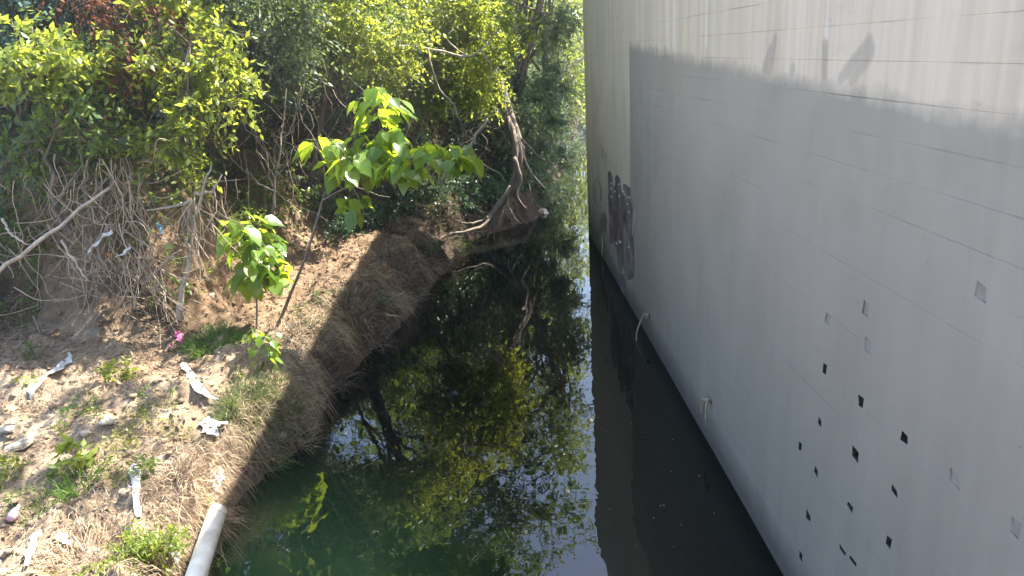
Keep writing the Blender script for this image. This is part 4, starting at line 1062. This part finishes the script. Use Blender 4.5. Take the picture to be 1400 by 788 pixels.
for i, q in enumerate(p):
    b = base_r[i % 4]
    co = np.array([v.co[:] for v in b.vertices]); fa = np.array([f.vertices[:] for f in b.polygons])
    sc_ = 0.010 + 0.06 * random.random() ** 3
    co = co * np.array([sc_ * random.uniform(.8, 1.5), sc_ * random.uniform(.8, 1.5), sc_ * random.uniform(.5, .9)])
    a = random.random() * 6.28
    co = co @ np.array([[math.cos(a), -math.sin(a), 0], [math.sin(a), math.cos(a), 0], [0, 0, 1]])
    CV.append(co + q); CF.append(fa + off); off += len(co)
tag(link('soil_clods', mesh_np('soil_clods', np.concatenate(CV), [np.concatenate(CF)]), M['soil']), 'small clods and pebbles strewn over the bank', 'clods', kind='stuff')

# ------------------------------------------------------------------ grass tufts and weeds
def tuft(label, c, rad, n_, Lr, mat='grass', cat='grass tuft', name='grass_tuft', lean=(0, 0, 0), wd=0.0045, group=None):
    r = RNG
    a = r.uniform(0, 6.28, n_); q = np.sqrt(r.random(n_)) * rad
    x = c.x + np.cos(a) * q; y = c.y + np.sin(a) * q
    pts = np.column_stack([x, y, hgt(x, y) - 0.01])
    dirs = np.column_stack([np.cos(a) * 0.55, np.sin(a) * 0.55, np.full(n_, 0.8)]) + r.normal(size=(n_, 3)) * 0.3 + np.array(lean)
    o = link(name, blades(name, pts, dirs, r.uniform(Lr[0], Lr[1], n_), r.uniform(wd * .6, wd * 1.2, n_), 0.35), M[mat])
    return tag(o, label, cat, group)
tuft('lush green grass tuft beside the magenta scrap, under the small bushy sapling', G(295, 470), 0.42, 900, (0.15, 0.42), wd=0.006)
tuft('green grass hanging at the bank lip below the little seedling', G(338, 560), 0.38, 900, (0.2, 0.5), lean=(0.4, -0.2, 0.1), wd=0.005, mat='grass_dull')
tuft('green grass drooping over the lip just right of the little seedling', G(384, 545), 0.22, 300, (0.2, 0.45), lean=(0.6, -0.2, 0.1), wd=0.005, mat='grass_dull')
tuft('low round green grass cushion on the sunny sand at left', G(110, 557), 0.22, 420, (0.05, 0.16))
tuft('short bright grass patch on the sunlit soil right of the leaning sapling', G(452, 408), 0.3, 450, (0.05, 0.14))
tuft('sparse green grass on the soil behind the leaning sapling base', G(430, 430), 0.4, 350, (0.05, 0.16))
tuft('tall loose green grass tuft in the lower left middle', G(110, 665), 0.22, 160, (0.15, 0.40), wd=0.008)
tuft('dull green grass patch beside the long white rag', G(215, 545), 0.25, 220, (0.06, 0.2))
tuft('shaded dark green grass tuft on the far bank by the exposed roots', G(620, 320), 0.6, 380, (0.15, 0.4), wd=0.007)
tuft('green grass tuft at the lower left corner', G(60, 690), 0.3, 300, (0.08, 0.25))
tuft('yellowing grass tuft over the lip where the shadow begins', G(400, 575), 0.25, 380, (0.15, 0.4), lean=(.5, -.2, 0), mat='straw')
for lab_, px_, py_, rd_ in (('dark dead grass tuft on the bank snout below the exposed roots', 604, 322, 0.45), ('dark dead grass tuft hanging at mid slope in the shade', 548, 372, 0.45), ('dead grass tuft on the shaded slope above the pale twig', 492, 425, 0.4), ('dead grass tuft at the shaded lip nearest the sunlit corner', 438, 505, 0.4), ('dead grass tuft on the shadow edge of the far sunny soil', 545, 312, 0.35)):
    tuft(lab_, G(px_, py_), rd_, 420, (0.2, 0.55), lean=(0.5, -0.3, -0.1), mat='straw_shade', wd=0.007)
tuft('dry straw tuft standing beside the white pipe', G(250, 660), 0.3, 500, (0.15, 0.4), lean=(0.3, -0.3, 0), mat='straw')
tuft('long dry straw spilling over the upper end of the white pipe', G(278, 668), 0.22, 380, (0.15, 0.4), lean=(0.6, -0.7, -0.3), mat='straw')
tuft('dry straw tuft in the bottom left foreground', G(120, 760), 0.4, 600, (0.1, 0.35), mat='straw')
def weed(label, px, py, rad, tw, leaf, mat, seed, hz_=0.12, name='leafy_weed', droop=0.2):
    g = G(px, py)
    return plant(name, label, 'weed', g + Vector((0, 0, -0.02)), [g + Vector((0.01, 0, hz_ * 0.6)), g + Vector((0.02, -0.02, hz_ * 1.2))],
                 [((g.x, g.y, g.z + hz_), (rad, rad, hz_), tw)], M[mat], M['leaf_stalk'], 0.006, None, leaf, 0.45, 7, seed, droop, 0.14, 4, 6, 'leaves', 0.8, 'stem', 1.0)
weed('bright green broad weed on the sand between the two white rags', 168, 518, 0.16, 26, 0.09, 'leaf_yellow', 61)
weed('low yellow-green weed creeping at the bottom beside the white pipe', 225, 745, 0.28, 60, 0.06, 'leaf_yellow', 62)
weed('yellow-green creeper in the bottom foreground left of the pipe', 170, 770, 0.25, 50, 0.055, 'leaf_yellow', 63)
weed('small green weed in the dry straw right of the lilac scrap', 200, 655, 0.12, 18, 0.06, 'leaf_mid', 64)
weed('pale green weed at the left edge above the pale pink bottle', 15, 660, 0.22, 36, 0.06, 'leaf_yellow', 65)
weed('long-leaved green weed in the left foreground by the tall loose grass', 92, 640, 0.14, 12, 0.14, 'leaf_yellow', 66)
weed('dark leafed weed hanging at the left edge beside the branch', 8, 305, 0.35, 40, 0.08, 'leaf_dark', 67, 0.3)
weed('green weed low on the bank at the foot of the root tangle', 40, 495, 0.12, 12, 0.06, 'leaf_mid', 68)
weed('small shaded weed near the dead stem foot', 280, 385, 0.14, 14, 0.06, 'leaf_yellow', 69)
weed('fresh green weed on the far bank beside the exposed-root tree', 655, 262, 0.5, 40, 0.12, 'leaf_mid', 70, 0.3)
weed('green bush hanging on the far bank corner above the water', 730, 160, 0.5, 60, 0.13, 'leaf_mid', 71, 0.4)
weed('dim leafy weed on the bank snout at the water edge', 590, 350, 0.3, 26, 0.10, 'leaf_dark', 72, 0.2)
weed('dull weed low on the shaded slope near the water', 520, 420, 0.25, 20, 0.08, 'leaf_dark', 73, 0.15)
# trailing vine over the pipe
g = [G(287, 682) + Vector((0, 0, .12)), P(296, 720, 6.9), P(304, 755, 6.6), P(312, 778, 6.4)]
t = empty('trailing_vine', g[0], 'thin trailing vine with small bright leaves dangling over the water by the pipe', 'vine')
mb = MB(); mb.tube(bez(g, 10), 0.006, 0.003, k=4); child('stem', mb.mesh('stem'), M['bark_pale'], t)
random.seed(9)
for px, py, Y, s_ in [(283, 676, 7.0, .06), (288, 680, 7.0, .06), (268, 708, 6.9, .06), (275, 705, 6.9, .05), (303, 762, 6.55, .06), (308, 766, 6.5, .06), (314, 776, 6.4, .05), (296, 722, 6.9, .05), (300, 768, 6.5, .05), (262, 712, 6.9, .06)]:
    put_leaf(t, P(px, py, Y), (random.gauss(0, 1), random.gauss(0, 1), -.4), (0, 0, 1), s_ * 1.5)

# ------------------------------------------------------------------ stones
def stone(label, px, py, s, seed, mat='stone', group=None):
    g = G(px, py)
    me = rock_mesh('stone', seed, 3)
    o = link('stone', me, M[mat])
    o.scale = s; o.location = g + Vector((0, 0, -s[2] * 0.1)); o.rotation_euler = (0, 0, seed * 1.3)
    for f in me.polygons: f.use_smooth = False
    return tag(o, label, 'stone', group)
stone('large pale flat stone blazing in the sun at the left edge', 28, 612, (0.17, 0.13, 0.06), 1)
stone('flat grey stone half buried in the sand below the grass cushion', 148, 578, (0.13, 0.10, 0.05), 2)
stone('pale stone beside the half buried flat grey stone', 118, 596, (0.09, 0.07, 0.05), 3)
stone('small grey stone among crumbs left of the long white rag', 218, 503, (0.05, 0.05, 0.035), 4)
stone('small white pebble below the magenta scrap', 252, 482, (0.04, 0.035, 0.03), 5)
stone('grey stone in the bank lip under the hanging grass', 386, 597, (0.10, 0.09, 0.10), 6)
stone('rounded tan stone on the shaded bank foot by the exposed roots', 742, 292, (0.30, 0.24, 0.18), 7)
stone('pale rounded stone at the foot of the small bushy sapling', 288, 405, (0.10, 0.09, 0.08), 8)
stone('pale stone standing by the stem of the leaning sapling', 391, 392, (0.05, 0.05, 0.11), 9)
stone('tan stone on the left edge above the blazing flat stone', 10, 590, (0.14, 0.10, 0.06), 10)

# ------------------------------------------------------------------ litter
def rag(name, label, pix, wd, mat, cat='rag', seed=1, lift=0.03, ragged=0.55, world=None):
    r = random.Random(seed)
    pts = bez(world if world else [G(*q) + Vector((0, 0, lift)) for q in pix], 16)
    NW = 5
    vs = []; q = []
    for i, p_ in enumerate(pts):
        d = (pts[min(i + 1, 15)] - pts[max(i - 1, 0)]).normalized()
        s = d.cross(Vector((0, 0, 1))); s = s.normalized() if s.length > 1e-3 else Vector((1, 0, 0))
        w_ = wd * (0.45 + 0.55 * math.sin(math.pi * min(1, (i + 1.5) / 16))) * (1 + r.uniform(-ragged, ragged))
        sk = r.gauss(0, wd * 0.12)
        for j in range(NW):
            u = j / (NW - 1) - 0.5
            v = p_ + s * (u * w_ + sk) + Vector((0, 0, r.uniform(0, wd * 0.16) + wd * 0.12 * math.cos(u * 7 + i * .8)))
            if world is None: v.z = max(v.z, hz(v.x, v.y) + 0.012)
            vs.append(v[:])
    for i in range(15):
        for j in range(NW - 1):
            if r.random() < 0.03: continue
            a = i * NW + j
            q.append((a, a + 1, a + 1 + NW, a + NW))
    me = mesh_np(name, np.array(vs), [np.array(q)], False)
    o = link(name, me, M[mat])
    sm = o.modifiers.new('thick', 'SOLIDIFY'); sm.thickness = 0.004
    ss = o.modifiers.new('smooth', 'SUBSURF'); ss.levels = 1; ss.render_levels = 1
    return tag(o, label, cat)
rag('plastic_rag', 'torn white plastic strip lying on the soil at left below the root tangle', [(98, 486), (86, 505), (66, 518), (48, 540), (42, 550)], 0.17, 'plastic_white', 'rag', 1)
rag('cloth_rag', 'long twisted white rag lying down the bank toward the grassy lip', [(250, 500), (260, 512), (268, 530), (282, 544), (300, 552)], 0.10, 'plastic_white', 'rag', 2)
rag('plastic_rag', 'crumpled white scrap on the bank lip below the long rag', [(284, 582), (290, 592), (296, 604)], 0.16, 'plastic_white', 'rag', 3, 0.05)
rag('plastic_rag', 'small white flap beside the crumpled scrap on the lip', [(298, 588), (306, 586), (312, 588)], 0.09, 'plastic_white', 'rag', 4, 0.05)
rag('plastic_bag', 'greyish white plastic bag caught high in the root tangle', None, 0.20, 'plastic_white', 'bag', 5, world=[P(152, 316, 10.5), P(140, 328, 10.4), P(128, 338, 10.35), P(120, 350, 10.3)])
rag('plastic_rag', 'thin white scrap caught at the end of the root tangle', None, 0.10, 'plastic_white', 'rag', 6, world=[P(178, 338, 10.4), P(168, 348, 10.3), P(158, 352, 10.3)])
rag('plastic_scrap', 'small faded blue scrap on the dark bank', None, 0.08, 'plastic_blue', 'scrap', 7, world=[P(215, 305, 11.0), P(219, 313, 10.95), P(222, 320, 10.9)])
rag('plastic_scrap', 'small orange scrap among the roots below the bag', None, 0.06, 'orange', 'scrap', 8, world=[P(145, 347, 10.3), P(150, 350, 10.3), P(154, 356, 10.3)])
rag('plastic_scrap', 'magenta plastic scrap beside the lush grass tuft', [(243, 455), (246, 464), (249, 474)], 0.09, 'plastic_pink', 'scrap', 9)
rag('plastic_scrap', 'flat magenta fragment left of the larger magenta scrap', [(232, 478), (239, 477), (244, 475)], 0.05, 'plastic_pink', 'scrap', 10)
rag('plastic_scrap', 'lilac scrap in the dry straw of the lower left', [(178, 672), (182, 674), (186, 674)], 0.045, 'plastic_lilac', 'scrap', 11)
rag('plastic_rag', 'tattered white plastic in the straw left of the pipe', [(182, 640), (186, 655), (188, 690), (192, 712)], 0.10, 'plastic_white', 'rag', 12)
rag('plastic_rag', 'white crumpled plastic at the bottom left of the foreground', [(78, 736), (90, 748), (102, 756)], 0.10, 'plastic_white', 'rag', 13)
rag('plastic_rag', 'long dirty white strip at the bottom left corner', [(55, 728), (46, 750), (38, 780)], 0.09, 'plastic_white', 'rag', 14)
rag('plastic_rag', 'white plastic shred hanging down beside the pipe bottom', [(236, 745), (242, 765), (246, 785)], 0.09, 'plastic_white', 'rag', 15)
rag('plastic_rag', 'white plastic caught in the wet bank above the pipe', [(302, 655), (299, 668), (297, 682)], 0.14, 'plastic_white', 'rag', 16, 0.08)
# pale pink crushed bottle
g = G(22, 712)
t = empty('plastic_bottle', g, 'crushed pale pink plastic bottle at the left edge of the foreground', 'bottle')
mb = MB(); mb.tube([g + Vector((-0.02, 0.10, .06)), g + Vector((-.015, .05, .06)), g + Vector((0, 0, .05)), g + Vector((0.01, -.06, .05)), g + Vector((.015, -.085, .05))], [0.02, 0.045, 0.05, 0.05, 0.035], k=9, wob=0.15)
child('bottle_body', mb.mesh('bottle_body'), M['plastic_pale_pink'], t)
mb = MB(); mb.tube([g + Vector((-0.022, 0.10, .06)), g + Vector((-.025, .125, .06))], 0.022, 0.022, k=9)
child('cap', mb.mesh('cap'), M['plastic_white'], t)

# white pipe lying down the bank lip
a = P(291, 672, 6.95) - Vector((0, 0, .26)); b = P(264, 795, 5.75) - Vector((0, 0, .03))
dv = (b - a).normalized()
t = empty('drain_pipe', a, 'thick white pipe lying along the bank lip at the bottom edge', 'pipe')
def ring_pipe(a, b, R, r):
    mb = MB()
    d = (b - a)
    k = 24
    mb.tube([a, a + d * .5, b], R, R, k=k, cap=False)
    n0 = len(mb.v)
    mb.tube([a, a + d * .5, b], r, r, k=k, cap=False)
    for j in range(k):
        j2 = (j + 1) % k
        mb.q.append((j2, j, n0 + j, n0 + j2))
        e = 2 * k
        mb.q.append((e + j, e + j2, n0 + e + j2, n0 + e + j))
    return mb
child('pipe_barrel', ring_pipe(a, a + dv * 2.6, 0.100, 0.090).mesh('pipe_barrel', False), M['pipe'], t)

# debris caught in the pier's tie holes
y, z = WX(972, 548)
o_ = onw(y, z, 0.0)
t = empty('snagged_twig', o_, 'rag and bent twig snagged in a hole of the pier face', 'twig')
mb = MB(); mb.tube(bez([onw(y, z, -.03), onw(y - .02, z + .03, .05), onw(y - .08, z - .14, .09), onw(y - .10, z - .32, .08)], 8), 0.017, 0.010, k=5); child('twig', mb.mesh('twig'), M['reed'], t)
mb = MB(); mb.tube(bez([onw(y, z - .01, 0), onw(y + .03, z + .05, .05), onw(y + .01, z + .11, .04)], 6), 0.008, 0.005, k=5); child('twig', mb.mesh('twig'), M['reed'], t)
def strip(pts, wd):
    vs = []; q = []
    pts = bez(pts, 9)
    for i, p_ in enumerate(pts):
        w_ = wd * (0.5 + 0.5 * math.sin(math.pi * (i + 1) / 10))
        vs += [p_ + Vector((0, w_, 0.01 * (i % 2))), p_ + Vector((-0.015, 0, 0)), p_ + Vector((0, -w_, -0.01 * (i % 2)))]
    for i in range(8):
        for j in range(2):
            a = i * 3 + j; q.append((a, a + 1, a + 4, a + 3))
    return mesh_np('strip', np.array([v[:] for v in vs]), [np.array(q)], True)
child('rag', strip([onw(y, z, .01), onw(y + .14, z - .05, .06), onw(y + .24, z - .16, .05), onw(y + .26, z - .30, .04)], 0.04), M['tan_rag'], t)
y, z = WX(888, 432)
t = empty('snagged_reed', onw(y, z, 0), 'long pale reed dangling from the pier face toward the water', 'reed')
child('blade', strip([onw(y, z, -.02), onw(y + .05, z + .03, .08), onw(y + .16, z - .14, .12), onw(y + .1, z - .32, .2), onw(y - .1, z - .55, .26)], 0.018), M['reed'], t)
child('root_clump', rock_mesh('root_clump', 4, 2), M['bark_grey'], t)
rc = t.children[-1]; rc.location = (-0.03, 0, 0); rc.scale = (0.05, 0.07, 0.06)

# floating bits on the river
random.seed(21)
vs = []; T = []
pp = []; dd = []
for i in range(260):
    px = random.uniform(330, 1000); py = random.uniform(430, 780)
    d_ = ray(px, py); t_ = -CAM_H / d_.z
    q = Vector((d_.x * t_, d_.y * t_, 0.006))
    if hz(q.x, q.y) < -0.05 and q.x < 2.3: pp.append(q[:]); dd.append((random.gauss(0, 1), random.gauss(0, 1), 0.02))
vv, T = leaf_arrays(np.array(pp), np.array(dd), np.tile([0, 0, 1.0], (len(pp), 1)), 0.010 + 0.045 * RNG.random(len(pp)) ** 3, 0.5, -0.1)
tag(link('floating_leaves', mesh_np('floating_leaves', vv, [T]), M['litter']), 'tiny dead leaves floating on the dark river', 'leaves', kind='stuff')

# ------------------------------------------------------------------ added haze imitating lens glare
def haze(density, g):
    bm = bmesh.new()
    zt = 17.5
    box(bm, (50, 100, (zt - 3.0) / 2), (940, 840, zt + 3.0))
    me = bpy.data.meshes.new('haze'); bm.to_mesh(me); bm.free()
    m, n = mat_new('haze')
    v = N(n, 'ShaderNodeVolumePrincipled')
    v.inputs['Color'].default_value = (0.93, 0.95, 0.97, 1)
    v.inputs['Density'].default_value = density
    v.inputs['Anisotropy'].default_value = g
    o = N(n, 'ShaderNodeOutputMaterial'); n.links.new(v.outputs[0], o.inputs['Volume'])
    tag(link('haze', me, m), 'thin haze volume added to imitate lens glare over the river', 'haze', kind='stuff')
haze(0.0032, 0.76)
